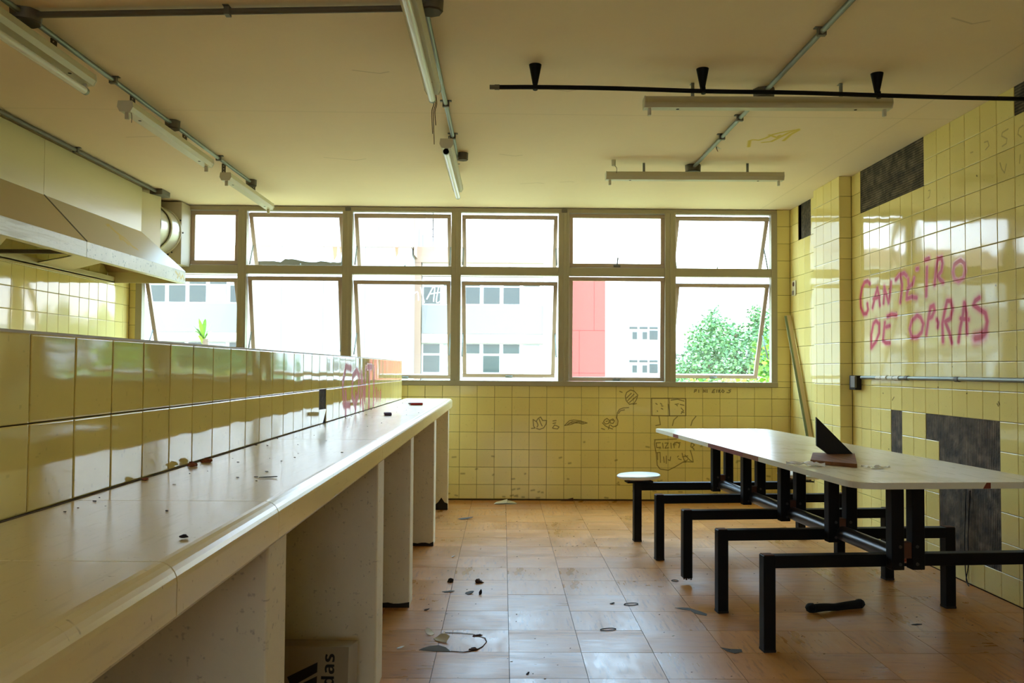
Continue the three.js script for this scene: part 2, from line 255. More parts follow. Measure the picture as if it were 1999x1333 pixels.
{
  const dots = []; for (let k = 0; k < 26; k++) { const x = rr(0.1, 2.6), y = rr(0.3, 2.3); dots.push([[x, y], [x + rr(0.002, 0.006), y + rr(-0.004, 0.004)]]); }
  dots.push([[0.62, 0.945], [0.645, 0.965]], [[1.78, 0.97], [1.79, 0.96]], [[1.79, 0.98], [1.8, 0.965]]);
  const T = painted(2048, 1920, RL, CE, tileBase, [
    { c: [120, 100, 64], a: 0.4, w: 0.004, soft: 0.004, list: PENCIL }, { c: [90, 74, 46], a: 0.7, w: 0.005, soft: 0.004, list: dots },
    { c: [228, 70, 84], a: 0.55, w: 0.006, soft: 0.045, list: RED }, { c: [206, 20, 52], a: 0.93, w: 0.016, soft: 0.014, list: RED },
    { c: [226, 84, 132], a: 0.75, w: 0.014, soft: 0.028, list: PINK }, { c: [200, 16, 50], a: 0.85, w: 0.03, soft: 0.05, list: BLOB }]);
  const G = dulled(1024, 960, RL, CE, RED.concat(PINK, BLOB), 0.02, 0.012, 0.1, 1);
  const mats = tileTint.map((c) => std({ color: c, map: T, roughness: 0.55, roughnessMap: G, bumpMap: rep(T_tilewave, 6.4, 6), bumpScale: 0.0007 }));
  const place = (s, y) => V(XR, y, -(R0 - s)), skip = (s, y) => gaps.some((q) => inR(s, y, ...q));
  tiling(wallRight, cuts(0, RL, 0), rowsFrom(0.004, CE), place, -Math.PI / 2, mats, RL, CE, 0, skip);
  tiling(wallRight, cuts(RL, R0 + BACK, 0), rowsFrom(0.004, CE), place, -Math.PI / 2, M_tile, CE, CE, 0, skip, 0.002, true);
  const patch = (a, b, c, d, m) => mk('mortar_patch', bx(XR + 0.0035, XR + 0.009, c, Math.min(d, CE), -(R0 - a), -(R0 - b)), m, wallRight);
  gaps.forEach((q, i) => { const g = patch(q[0], q[1], q[2], q[3], i < 2 ? M_mortarH : M_mortar); const p = g.geometry.attributes.position, uv = g.geometry.attributes.uv; for (let k = 0; k < p.count; k++) uv.setXY(k, -p.getZ(k), p.getY(k)); });
}
// --- the short bay of right wall between pilaster and window wall
{
  const w = struct('wall_corner', 'short yellow tiled wall bay between pilaster and window', bx(XR + 0.008, XR + 0.0081, 0, CE, -DW, -6.57), M_grout);
  tiling(w, cuts(R0 - DW, R0 - 6.572, -0.51), rowsFrom(0.004, CE), (s, y) => V(XR, y, -(R0 - s)), -Math.PI / 2, M_tile, CE, CE, -5, (s, y) => y > 2.2338 && R0 - s < 7.12 && R0 - s > 6.8);
  mk('mortar_patch', bx(XR + 0.0035, XR + 0.008, 2.2338, CE, -7.1, -6.78), M_mortar, w);
}
// --- pilaster
{
  const w = struct('wall_pilaster', 'yellow tiled pilaster standing out from the right wall', bx(PX + 0.008, XR + 0.05, 0, CE, -6.57, -R0 - 0.008), M_grout);
  tiling(w, cuts(R0 - 6.572, 0, -TS * 4), rowsFrom(0.004, CE), (s, y) => V(PX, y, -(R0 - s)), -Math.PI / 2, M_tile, CE, CE, -5);
  tiling(w, [PX, XR], rowsFrom(0.004, CE), (s, y) => V(s, y, -R0), 0, M_tile, CE, CE, -5);
}
// --- window wall below and beside the windows
const DOOD = [[[0.262,0.689],[0.266,0.637],[0.279,0.62],[0.249,0.616]],[[0.262,0.693],[0.288,0.676],[0.305,0.702],[0.326,0.715],[0.344,0.685],[0.378,0.685],[0.374,0.655],[0.353,0.621],[0.318,0.608],[0.292,0.616]],[[0.292,0.676],[0.305,0.646],[0.297,0.629]],[[0.313,0.698],[0.326,0.664],[0.34,0.638]],[[0.434,0.681],[0.46,0.686]],[[0.434,0.66],[0.456,0.664]],[[0.43,0.621],[0.447,0.647],[0.469,0.639],[0.486,0.63],[0.473,0.613],[0.439,0.617],[0.43,0.621]],[[0.534,0.643],[0.572,0.682],[0.611,0.691],[0.671,0.683],[0.728,0.666]],[[0.534,0.643],[0.585,0.652],[0.637,0.67],[0.689,0.657],[0.728,0.666]],[[0.559,0.652],[0.602,0.678],[0.628,0.674],[0.654,0.678],[0.697,0.666]],[[0.572,0.665],[0.611,0.665],[0.663,0.666]],[[0.879,0.693],[0.87,0.675],[0.887,0.658],[0.913,0.663],[0.922,0.689],[0.9,0.706],[0.879,0.693]],[[0.93,0.693],[0.926,0.667],[0.952,0.663],[0.965,0.685],[0.952,0.702],[0.93,0.693]],[[0.892,0.68],[0.905,0.684]],[[0.943,0.689],[0.956,0.691]],[[0.861,0.667],[0.887,0.641],[0.922,0.624],[0.948,0.616]],[[0.922,0.65],[0.913,0.615]],[[0.931,0.65],[0.952,0.633],[0.978,0.642]],[[0.853,0.619],[0.879,0.611]],[[0.982,0.719],[0.995,0.685],[0.991,0.65],[0.974,0.637]],[[0.983,0.709],[0.991,0.757],[1.007,0.784],[1.039,0.797],[1.087,0.801]],[[0.999,0.749],[1.015,0.773],[1.051,0.781]],[[1.058,0.9],[1.07,0.932],[1.102,0.952],[1.134,0.944],[1.166,0.909],[1.154,0.869],[1.134,0.837],[1.094,0.829],[1.066,0.86],[1.058,0.9]],[[1.07,0.884],[1.11,0.924]],[[1.078,0.86],[1.134,0.917]],[[1.094,0.845],[1.158,0.901]],[[1.126,0.829],[1.154,0.837]],[[1.01,0.94],[1.03,0.932]],[[1.286,0.882],[1.434,0.883],[1.582,0.881]],[[1.286,0.882],[1.288,0.734]],[[1.436,0.883],[1.442,0.734]],[[1.582,0.881],[1.582,0.735]],[[1.286,0.733],[1.438,0.731],[1.582,0.734]],[[1.43,0.831],[1.438,0.775],[1.44,0.735]],[[1.322,0.838],[1.334,0.83]],[[1.362,0.838],[1.374,0.83]],[[1.37,0.818],[1.384,0.815]],[[1.37,0.795],[1.382,0.789]],[[1.334,0.775],[1.338,0.768]],[[1.454,0.867],[1.51,0.875],[1.566,0.86]],[[1.49,0.831],[1.518,0.835]],[[1.502,0.827],[1.51,0.819]],[[1.534,0.831],[1.566,0.824]],[[1.542,0.8],[1.562,0.776],[1.542,0.752]],[[1.546,0.768],[1.566,0.76]],[[1.35,0.727],[1.362,0.655],[1.322,0.647]],[[1.51,0.726],[1.478,0.696],[1.466,0.648]],[[1.67,0.729],[1.638,0.689],[1.626,0.649]],[[1.315,0.52],[1.311,0.488],[1.327,0.401],[1.335,0.306],[1.359,0.274],[1.43,0.263],[1.486,0.291],[1.566,0.339],[1.646,0.335]],[[1.311,0.524],[1.502,0.533]],[[1.362,0.5],[1.325,0.498],[1.331,0.457],[1.362,0.461]],[[1.382,0.497],[1.386,0.453]],[[1.402,0.497],[1.43,0.498],[1.402,0.453],[1.432,0.457]],[[1.453,0.497],[1.456,0.453]],[[1.482,0.458],[1.478,0.493],[1.506,0.505],[1.53,0.49],[1.522,0.458]],[[1.486,0.501],[1.534,0.501]],[[1.331,0.413],[1.359,0.417],[1.363,0.33]],[[1.339,0.409],[1.339,0.354]],[[1.39,0.378],[1.395,0.33]],[[1.414,0.386],[1.413,0.322]],[[1.43,0.354],[1.446,0.346],[1.45,0.378]],[[1.51,0.378],[1.518,0.386]],[[1.518,0.362],[1.542,0.355]],[[1.55,0.41],[1.566,0.355],[1.582,0.331]],[[1.554,0.379],[1.598,0.387]],[[1.574,0.395],[1.622,0.347],[1.646,0.335]],[[1.566,0.331],[1.598,0.355]],[[1.63,0.498],[1.626,0.466],[1.65,0.451]],[[1.634,0.498],[1.658,0.482],[1.638,0.466],[1.654,0.439]],[[1.622,0.434],[1.638,0.379],[1.646,0.339]],[[1.655,0.936],[1.66,0.958],[1.674,0.96],[1.671,0.947],[1.659,0.944]],[[1.694,0.956],[1.694,0.936]],[[1.734,0.936],[1.735,0.959],[1.75,0.938],[1.751,0.959]],[[1.766,0.959],[1.766,0.936]],[[1.81,0.935],[1.822,0.959],[1.834,0.961]],[[1.815,0.947],[1.83,0.947]],[[1.81,0.935],[1.83,0.935]],[[1.848,0.937],[1.852,0.959]],[[1.866,0.937],[1.868,0.958],[1.88,0.956],[1.87,0.947],[1.882,0.936]],[[1.902,0.96],[1.892,0.945],[1.906,0.935],[1.916,0.947],[1.902,0.96]],[[1.972,0.96],[1.954,0.954],[1.97,0.946],[1.958,0.934],[1.938,0.936]]];
const SILL = 0.983;
const wallWin = struct('wall_window', 'yellow tiled wall under the windows with pencil doodles', merge([bx(XL - 0.2, XR + 0.2, 0, SILL, -DW - 0.16, -DW - 0.008), bx(2.375, XR + 0.2, SILL, CE, -DW - 0.16, -DW - 0.008), bx(XL - 0.2, -3.169, SILL, CE, -DW - 0.16, -DW - 0.008)]), M_grout);
{
  const X0 = -0.8204, WM = 3.32, HM = 1.0;
  const dirt = []; for (let k = 0; k < 60; k++) { const x = rr(-0.5, 2.3), y = Math.pow(rnd(), 3) * 0.5 + 0.02; dirt.push([[x, y], [x + rr(0.003, 0.03), y + rr(-0.006, 0.008)]]); }
  const T = painted(2048, 640, WM, HM, tileBase, [{ c: [104, 84, 46], a: 0.4, w: 0.004, soft: 0.012, list: dirt }, { c: [70, 56, 34], a: 0.6, w: 0.003, soft: 0.0055, list: DOOD.map((s) => s) }], X0);
  const mats = tileTint.map((c) => std({ color: c, map: T, roughness: 0.1, bumpMap: rep(T_tilewave, 8, 2.4), bumpScale: 0.0007 }));
  tiling(wallWin, cuts(X0, XR, -0.3704), rowsFrom(0.012, SILL), (s, y) => V(s, y, -DW), 0, mats, WM, HM, X0);
  tiling(wallWin, [2.378, XR], rowsFrom(SILL, CE), (s, y) => V(s, y, -DW), 0, M_tile, CE, CE, -5);
  tiling(wallWin, [XL, -3.169], rowsFrom(SILL, CE), (s, y) => V(s, y, -DW), 0, M_tile, CE, CE, -5);
  tiling(wallWin, cuts(XL, X0, -0.3704), rowsFrom(0.012, SILL), (s, y) => V(s, y, -DW), 0, M_tile, CE, CE, -5, null, 0.002, true);
}
// --- left wall
{
  const w = struct('wall_left', 'pale yellow tiled wall under the extractor hood', bx(XL - 0.2, XL - 0.008, 0, CE, -DW - 0.16, BACK + 0.2), M_plainwall);
  const ys = [0.902, 1.052, 1.202, 1.352, 1.502, 1.652, 1.802], ds = cuts(4.4, DW, 5.608 - TS * 9);
  tiling(w, ds, ys, (s, y) => V(XL, y, -s), Math.PI / 2, M_tile, CE, CE, -5);
  tiling(w, ds, [0.004, 0.152, 0.302, 0.452, 0.602, 0.752, 0.902], (s, y) => V(XL, y, -s), Math.PI / 2, M_tile, CE, CE, -5, null, 0.002, true);
  tiling(w, ds, [1.802, 1.952, 2.102, 2.252, 2.402, CE], (s, y) => V(XL, y, -s), Math.PI / 2, M_tile, CE, CE, -5, null, 0.002, true);
}
struct('wall_back', 'plain cream wall with windows behind the viewer', merge([bx(XL - 0.2, XR + 0.2, 0, 1.2, BACK, BACK + 0.2), bx(XL - 0.2, XR + 0.2, 2.44, CE, BACK, BACK + 0.2), bx(XL - 0.2, -1.0, 1.2, 2.44, BACK, BACK + 0.2), bx(1.0, XR + 0.2, 1.2, 2.44, BACK, BACK + 0.2)]), M_plainwall);

// --- low tiled partition behind the counter
const LX = -0.79, LEND = 6.69, LTOP = 1.187;
{
  const w = struct('wall_partition', 'low yellow tiled partition standing behind the white counter', bx(LX - 0.12, LX - 0.008, 0, LTOP - 0.004, -LEND, BACK), M_grout);
  const WM = 6.7, S = []; const up = (d, a, b) => S.push([[d, a], [d + rr(-0.02, 0.02), (a + b) / 2], [d + rr(-0.02, 0.02), b]]);
  S.push([[4.45, 0.24], [4.3, 0.25], [4.22, 0.17], [4.25, 0.06], [4.42, 0.05]], [[4.62, 0.23], [4.5, 0.2], [4.48, 0.1], [4.58, 0.04], [4.68, 0.1], [4.7, 0.2], [4.62, 0.23]], [[4.76, 0.05], [4.77, 0.22], [4.9, 0.06], [4.92, 0.24]], [[4.98, 0.25], [5.16, 0.25]], [[5.06, 0.25], [5.05, 0.04]], [[5.24, 0.24], [5.23, 0.05]], [[5.34, 0.1], [5.34, 0.05]], [[5.42, 0.08], [5.42, 0.05]], [[5.52, 0.08], [5.52, 0.05]]);
  up(4.3, 0.12, 0.0); up(4.6, 0.1, 0.01); up(4.84, 0.1, 0.01); up(5.05, 0.08, 0.0); up(5.23, 0.08, 0.02);
  const T = painted(2048, 128, WM, 0.3, tileBase, [{ c: [226, 70, 70], a: 0.6, w: 0.01, soft: 0.05, list: S }, { c: [204, 34, 44], a: 0.9, w: 0.022, soft: 0.02, list: S }]);
  const G = dulled(2048, 96, WM, 0.3, S, 0.024, 0.016, 0.1, 1), mats = tileTint.map((c) => std({ color: c, map: T, roughness: 0.5, roughnessMap: G, bumpMap: rep(T_tilewave, 16, 0.7), bumpScale: 0.0009 }));
  const put = (far) => tiling(w, far ? cuts(0.42, LEND, 1.436 - TS * 20) : cuts(-BACK + 0.01, 0.42, 1.436 - TS * 20), [0.886, 1.0354, LTOP], (s, y) => V(LX, y, -s), Math.PI / 2, far ? mats : M_tile, WM, 0.3, 0, (s, y) => far && y < 1.03 && s > 3.686 && s < 3.836, 0.004, !far);
  // texture height starts at the counter, so shift the tile uv
  const before = w.children.length; put(true);
  for (let i = before; i < w.children.length; i++) { const uv = w.children[i].geometry.attributes.uv; for (let k = 0; k < uv.count; k++) uv.setY(k, uv.getY(k) - 0.886 / 0.3); }
  put(false);
  mk('mortar_patch', bx(LX - 0.0085, LX - 0.003, 0.888, 1.0354, -3.836, -3.686), M_mortar, w);
  mk('tile_shard', prism([[0, 0], [0.075, 0], [0.147, 0.055], [0.147, 0.06], [0, 0.062]], 0.007), M_tile[0], w).position.set(0, 0, 0);
  const sh = w.children[w.children.length - 1]; sh.rotation.y = Math.PI / 2; sh.position.set(LX - 0.0075, 0.887, -3.688);
  mk('cap', rb(LX - 0.12, LX - 0.002, LTOP - 0.004, LTOP + 0.004, -LEND, BACK, 0.002), std({ color: 0xb9ab80, roughness: 0.5 }), w);
  mk('end_face', bx(LX - 0.12, LX - 0.004, 0, LTOP - 0.004, -LEND - 0.008, -LEND), M_tile[1], w);
  mk('rear_face', bx(LX - 0.128, LX - 0.12, 0, LTOP, -LEND, BACK), M_plainwall, w);
}

// ---------------------------------------------------------------- windows
const MULL = [[-3.169, -3.114], [-2.298, -2.223], [-1.397, -1.309], [-0.455, -0.371], [0.476, 0.57], [1.401, 1.495], [2.325, 2.378]];
const TOP = 2.487, TR1 = 2.013, TR0 = 1.94, BOT = 1.027;
{
  const t = struct('trim_1', 'brown grey painted metal frame of the window band', null, null, 'window frame');
  const F0 = -DW - 0.055, F1 = -DW + 0.012;
  MULL.forEach(([a, b], i) => { mk('mullion', rb(a, b, BOT - 0.01, TOP + 0.01, F0, F1, 0.003), M_frame, t); if (i && i < 6) mk('cover_strip', rb((a + b) / 2 - 0.004, (a + b) / 2 + 0.022, BOT, TOP, F1 - 0.002, F1 + 0.006, 0.002), M_frame, t); });
  mk('head', rb(-3.169, 2.378, TOP, CE - 0.006, F0, F1 - 0.004, 0.003), M_frame, t);
  mk('sill', rb(-3.169, 2.378, SILL, BOT, F0, F1 + 0.012, 0.004), M_frame, t);
  mk('outer_sill', rb(-3.2, 2.4, SILL - 0.02, SILL + 0.012, -DW - 0.2, F0 + 0.005, 0.004), M_frame, t);
  for (let i = 0; i < 6; i++) mk('transom', rb(MULL[i][1] - 0.001, MULL[i + 1][0] + 0.001, TR0, TR1, F0, F1 - 0.006, 0.003), M_frame, t);
  for (const i of [2, 4]) mk('bracket', rb((MULL[i][0] + MULL[i][1]) / 2 - 0.022, (MULL[i][0] + MULL[i][1]) / 2 + 0.026, TOP + 0.002, CE - 0.012, F1 - 0.006, F1 + 0.01, 0.003), M_dull, t);
  // sashes: [opening angle upper, lower]; the top edge slides down as the foot swings out
  { // the window band behind the viewer
    const w = struct('window_7', 'open window in the wall behind the viewer', null, null, 'window');
    for (let i = 0; i <= 2; i++) { const x = -1 + i; mk('mullion', rb(x - 0.035, x + 0.035, 1.2, 2.44, BACK + 0.03, BACK + 0.09, 0.003), M_frame, w); }
    for (const y of [1.22, 2.42]) mk('rail', rb(-1, 1, y - 0.025, y + 0.025, BACK + 0.035, BACK + 0.085, 0.003), M_frame, w);
  }
  const open = [[0, 23], [25, 12.5], [24, 20], [22, 23], [0, 2], [28, 24]], drop = [[0, 0.034], [0.012, 0.018], [0.012, 0.044], [0.016, 0.046], [0, 0.003], [0.014, 0.05]];
  const names = ['leftmost window bay beside the extractor outlet', 'window bay second from left with broken upper pane', 'window bay third from left with white scrawl on the glass', 'window bay fourth from left before the grey spandrel', 'window bay fifth from left before the red wall', 'rightmost window bay showing the tree'];
  for (let i = 0; i < 6; i++) {
    const w = struct('window_' + (i + 1), names[i], null, null, 'window');
    let a = MULL[i][1] + 0.006; const b = MULL[i + 1][0] - 0.006;
    for (const up of [1, 0]) {
      if (up && i === 0) a = -2.705; else a = MULL[i][1] + 0.006;
      const y0 = (up ? TR1 : BOT) + 0.004, y1 = (up ? TOP : TR0) - 0.004, al = open[i][up ? 0 : 1] * Math.PI / 180, h = y1 - y0 + (up && al > 0.1 ? 0.07 : 0), shut = al < 0.05 ? 0.007 : 0, W = b - a + 2 * shut, c = 0.034, th = 0.03;
      const bars = [rb(0, W, -c, 0, -th / 2, th / 2, 0.003), rb(0, W, -h, -h + c, -th / 2, th / 2, 0.003), rb(0, c, -h + c, -c, -th / 2, th / 2, 0.003), rb(W - c, W, -h + c, -c, -th / 2, th / 2, 0.003)];
      const s = mk('sash', merge(bars), M_sash, w);
      s.position.set(a - shut, y1 - drop[i][up ? 0 : 1], -DW - 0.03); s.rotation.x = al;
      if (up && i === 1) { // pane broken along the foot, only a jagged strip of it is left
        const pts = [[c, -h + c - 0.004]]; let x = c; while (x < W - c) { pts.push([x, -h + c + 0.052 + rr(0.002, 0.018) + (x > 0.25 && x < 0.4 ? 0.022 : 0)]); x += rr(0.02, 0.06); } pts.push([W - c, -h + c + 0.06], [W - c, -h + c - 0.004]);
        mk('glass_remnant', prism(pts, 0.004), std({ color: 0x6f6a58, roughness: 0.5 }), s).position.z = -0.002;
      } else mk('glass', new THREE.PlaneGeometry(W - 2 * c + 0.008, h - 2 * c + 0.008).translate(W / 2, -h / 2, 0), M_glass, s);
      if (!(up && i === 0)) { const hx = W * 0.5; mk('latch', merge([rb(hx - 0.03, hx + 0.03, -h + 0.002, -h + 0.022, th / 2, th / 2 + 0.012, 0.003), bar([hx, -h + 0.012, th / 2 + 0.01], [hx + (up ? 0.006 : 0.035), -h + (up ? 0.085 : 0.02), th / 2 + 0.016], 0.012, 0.006)]), i === 4 ? M_dull : M_steel, s); }
      if (al > 0.1) for (const e of [0.008, W - 0.008]) { // friction stays from jamb to sash
        const my = -h * 0.52, P = V(a + e, s.position.y + my * Math.cos(al), s.position.z + my * Math.sin(al));
        mk('stay_arm', bar([P.x, P.y, P.z], [P.x, y0 + h * (up ? 0.12 : 0.3) * Math.cos(al) - 0.12 * al, -DW - 0.04], 0.004, 0.012, V(1, 0, 0)), M_steel, w);
      }
      if (!up && i === 2) { // white scrawl on this pane
        const pts = [[[0.36, -0.1], [0.4, -0.16], [0.44, -0.09]], [[0.5, -0.08], [0.47, -0.17], [0.55, -0.1], [0.56, -0.18]], [[0.58, -0.06], [0.61, -0.2]], [[0.63, -0.17], [0.7, -0.05], [0.69, -0.19]], [[0.66, -0.12], [0.78, -0.1]], [[0.74, -0.04], [0.72, -0.2], [0.8, -0.14]], [[0.79, -0.15], [0.77, -0.21]]];
        for (const q of pts) mk('scrawl', tube(q.map((p) => [p[0], p[1], 0.002]), 0.006, 5), new THREE.MeshPhysicalMaterial({ color: 0xffffff, roughness: 1, transmission: 0.6, thickness: 0 }), s).scale.set(1, 1, 0.25);
      }
    }
  }
}

// ---------------------------------------------------------------- counter
{
  const c = thing('serving_counter', 'long white masonry counter on slab supports along the low tiled wall', 'counter', 0, 0, 0);
  const y1 = 0.886, y0 = 0.812, xf = -0.41, far = 6.95, r = 0.026;
  const prof = [[LX + 0.003, y0], [xf - 0.004, y0]];
  prof.push([xf, y0 + 0.006]);
  for (let k = 0; k <= 6; k++) { const a = k / 6 * Math.PI / 2; prof.push([xf - r + r * Math.cos(a), y1 - r + r * Math.sin(a)]); }
  prof.push([LX + 0.003, y1]);
  // worktop cast in lengths with tight joints between them
  const joints = [-BACK + 0.02, 1.09, 1.58, 2.93, 4.4, far];
  for (let i = 0; i + 1 < joints.length; i++) {
    const a = joints[i] + (i ? 0.003 : 0), b = joints[i + 1], g = prism(prof, b - a); g.translate(0, 0, -b);
    const p = g.attributes.position, uv = g.attributes.uv; for (let k = 0; k < p.count; k++) uv.setXY(k, p.getX(k) + p.getY(k), p.getZ(k));
    mk('worktop', g, M_counter, c);
  }
  for (const [a, b] of [[-0.6, -0.47], [1.607, 1.744], [3.007, 3.163], [4.07, 4.21], [5.47, 5.62], [6.857, 6.95]]) {
    const g = new RoundedBoxGeometry(0.352, y0, b - a, 2, 0.006); g.translate(LX + 0.003 + 0.176, y0 / 2, -(a + b) / 2);
    const p = g.attributes.position, uv = g.attributes.uv; for (let k = 0; k < p.count; k++) uv.setXY(k, p.getX(k) + p.getZ(k) * 0.7, p.getY(k));
    const s = mk('support', g, M_support, c);
    // paint and render broken away at the foot
    if (a > 3.9) { const q = [[0, 0]], wd = 0.352, hh = a > 6.5 ? 0.16 : 0.035; for (let k = 0; k <= 14; k++) { const t = k / 14; q.push([t * wd, (0.3 + 0.5 * rnd()) * hh * (0.35 + 0.65 * Math.pow(t, a > 6.5 ? 2 : 0.3))]); } q.push([wd, 0]); const d = mk('bare_foot', prism(q, 0.002), std({ color: 0x2d261e, roughness: 0.95 }), s); d.position.set(LX + 0.003, 0.001, -a - 0.0004); }
  }
  mk('back_joint', bx(LX + 0.0025, LX + 0.007, y1 - 0.001, y1 + 0.0015, -LEND, BACK - 0.05), M_grout, c);
}
// small things on the counter
function lump(rx, ry, rz, n = 0.25, det = 2) { const g = new THREE.IcosahedronGeometry(1, det), p = g.attributes.position; const key = new Map(); for (let i = 0; i < p.count; i++) { const k = p.getX(i).toFixed(3) + p.getY(i).toFixed(3) + p.getZ(i).toFixed(3); if (!key.has(k)) key.set(k, 1 + rr(-n, n)); const s = key.get(k); p.setXYZ(i, p.getX(i) * rx * s, p.getY(i) * ry * s, p.getZ(i) * rz * s); } g.computeVertexNormals(); return g; }
// thin curled scrap: an irregular outline bent upwards
function scrap(w, d, lift, th = 0.0015, n = 9) {
  const out = []; for (let k = 0; k < n; k++) { const a = k / n * Math.PI * 2, q = rr(0.65, 1); out.push([Math.cos(a) * w / 2 * q, Math.sin(a) * d / 2 * q]); }
  const pos = [], idx = [], R = 3;
  for (let side = 0; side < 2; side++) for (let r = 0; r <= R; r++) for (let k = 0; k < n; k++) { const f = r / R, x = out[k][0] * f, z = out[k][1] * f, y = lift * Math.pow((x / w * 2 + 1) / 2, 2) * 1.0 + (side ? 0 : th); pos.push(x, y, z); }
  const at = (s, r, k) => (s * (R + 1) + r) * n + (k % n);
  for (let r = 0; r < R; r++) for (let k = 0; k < n; k++) { idx.push(at(0, r, k), at(0, r + 1, k + 1), at(0, r + 1, k), at(0, r, k), at(0, r, k + 1), at(0, r + 1, k + 1)); idx.push(at(1, r, k), at(1, r + 1, k), at(1, r + 1, k + 1), at(1, r, k), at(1, r + 1, k + 1), at(1, r, k + 1)); }
  for (let k = 0; k < n; k++) idx.push(at(0, R, k), at(0, R, k + 1), at(1, R, k), at(0, R, k + 1), at(1, R, k + 1), at(1, R, k));
  const g = new THREE.BufferGeometry(); g.setAttribute('position', new THREE.Float32BufferAttribute(pos, 3)); g.setIndex(idx); const f = g.toNonIndexed(); f.computeVertexNormals(); f.setAttribute('uv', new THREE.Float32BufferAttribute(new Float32Array(f.attributes.position.count * 2), 2)); return f;
}
{
  const Y = 0.8865;
  const red = thing('red_packet', 'small crushed red packet lying at the far end of the counter', 'packet', -0.575, Y, -5.68, 0.3);
  mk('packet', rb(-0.04, 0.04, 0, 0.016, -0.03, 0.03, 0.004), std({ color: 0xa3161a, roughness: 0.45 }), red); mk('flap', rb(-0.05, -0.025, 0.006, 0.013, -0.022, 0.022, 0.002), std({ color: 0x5a1414, roughness: 0.6 }), red);
  const er = thing('eraser', 'small purple grey block lying on the white counter', 'block', -0.596, Y, -4.44, 0.2);
  mk('block', rb(-0.018, 0.018, 0, 0.014, -0.035, 0.035, 0.004), std({ color: 0x5b4a70, roughness: 0.7 }), er); mk('sleeve', rb(-0.0185, 0.0185, 0.0005, 0.0145, -0.01, 0.03, 0.004), std({ color: 0x7b6b86, roughness: 0.7 }), er);
  const brick = std({ color: 0x8a4a2a, roughness: 0.95 });
  const f = (x, d, s, l) => { const m = solo('brick_fragment', lump(s * 1.3, s * 0.55, s, 0.3, 1), brick, l, 'rubble', 'brick crumbs against the partition'); m.position.set(x, Y + s * 0.36, -d); m.rotation.y = rnd() * 3; };
  f(-0.765, 2.12, 0.012, 'larger brown brick crumb against the low tiled wall on counter'); f(-0.76, 2.21, 0.011, 'brown brick crumb further along the low tiled wall on counter'); f(-0.772, 1.86, 0.007, 'smallest brown brick crumb nearest the viewer by low wall');
  const l = solo('dry_leaf', scrap(0.05, 0.012, 0.002), std({ color: 0x35281a, roughness: 0.9 }), 'thin dark dry leaf sliver lying mid counter', 'leaf'); l.position.set(-0.52, Y + 0.0004, -1.91); l.rotation.y = 0.1;
  const b = solo('dead_insect', lump(0.006, 0.0025, 0.004, 0.3, 1), M_ink, 'tiny black dead insect near the counter front edge', 'insect'); b.position.set(-0.455, Y + 0.003, -1.235);
  // crumbs nobody would count
  const im = new THREE.InstancedMesh(lump(1, 0.5, 1, 0.3, 0), std({ color: 0x3f3223, roughness: 0.95 }), 70), M = new THREE.Matrix4();
  for (let k = 0; k < 70; k++) { const s = rr(0.0008, 0.0026); M.makeScale(s * rr(1, 3), s, s).setPosition(rnd() < 0.5 ? rr(-0.785, -0.75) : rr(-0.74, -0.45), Y + s * 0.35, -rr(1.2, 6.6)); im.setMatrixAt(k, M); }
  im.name = 'counter_crumbs'; im.userData = { kind: 'stuff', label: 'dark crumbs and grit scattered over the white counter', category: 'crumbs' }; scene.add(shade(im));
}
// --- shoe box under the counter, lid print drawn as flat print
{
  const cv = document.createElement('canvas'); cv.width = 512; cv.height = 384; const x = cv.getContext('2d');
  x.fillStyle = '#a08f70'; x.fillRect(0, 0, 512, 384);
  x.fillStyle = '#16120f';
  // logo turned a quarter: bars to the left, letters running upwards
  x.save(); x.translate(330, 330); x.rotate(-Math.PI / 2);
  for (let k = 0; k < 3; k++) { const x0 = 60 + k * 70, hgt = 60 + k * 62; x.beginPath(); x.moveTo(x0, -8); x.lineTo(x0 + 50, -8); x.lineTo(x0 + 50 - hgt * 0.42, -8 - hgt); x.lineTo(x0 - hgt * 0.42, -8 - hgt + 26); x.closePath(); x.fill(); }
  x.font = 'bold 104px sans-serif'; x.fillText('adidas', -30, 96); x.restore();
  const t = new THREE.CanvasTexture(cv); t.colorSpace = THREE.SRGBColorSpace;
  const card = std({ color: 0xa08f70, roughness: 0.85 }), print = std({ map: t, roughness: 0.8 });
  const b = thing('shoe_box', 'brown cardboard shoe box with black stripes print under the counter', 'box', -0.615, 0, -2.82, -0.06);
  b.rotation.x = -0.12;
  mk('body', new THREE.BoxGeometry(0.26, 0.225, 0.13).translate(0, 0.1125, 0), card, b);
  mk('lid', new THREE.BoxGeometry(0.268, 0.231, 0.03).translate(0, 0.1155, 0.066), [card, card, card, card, print, card], b);
}

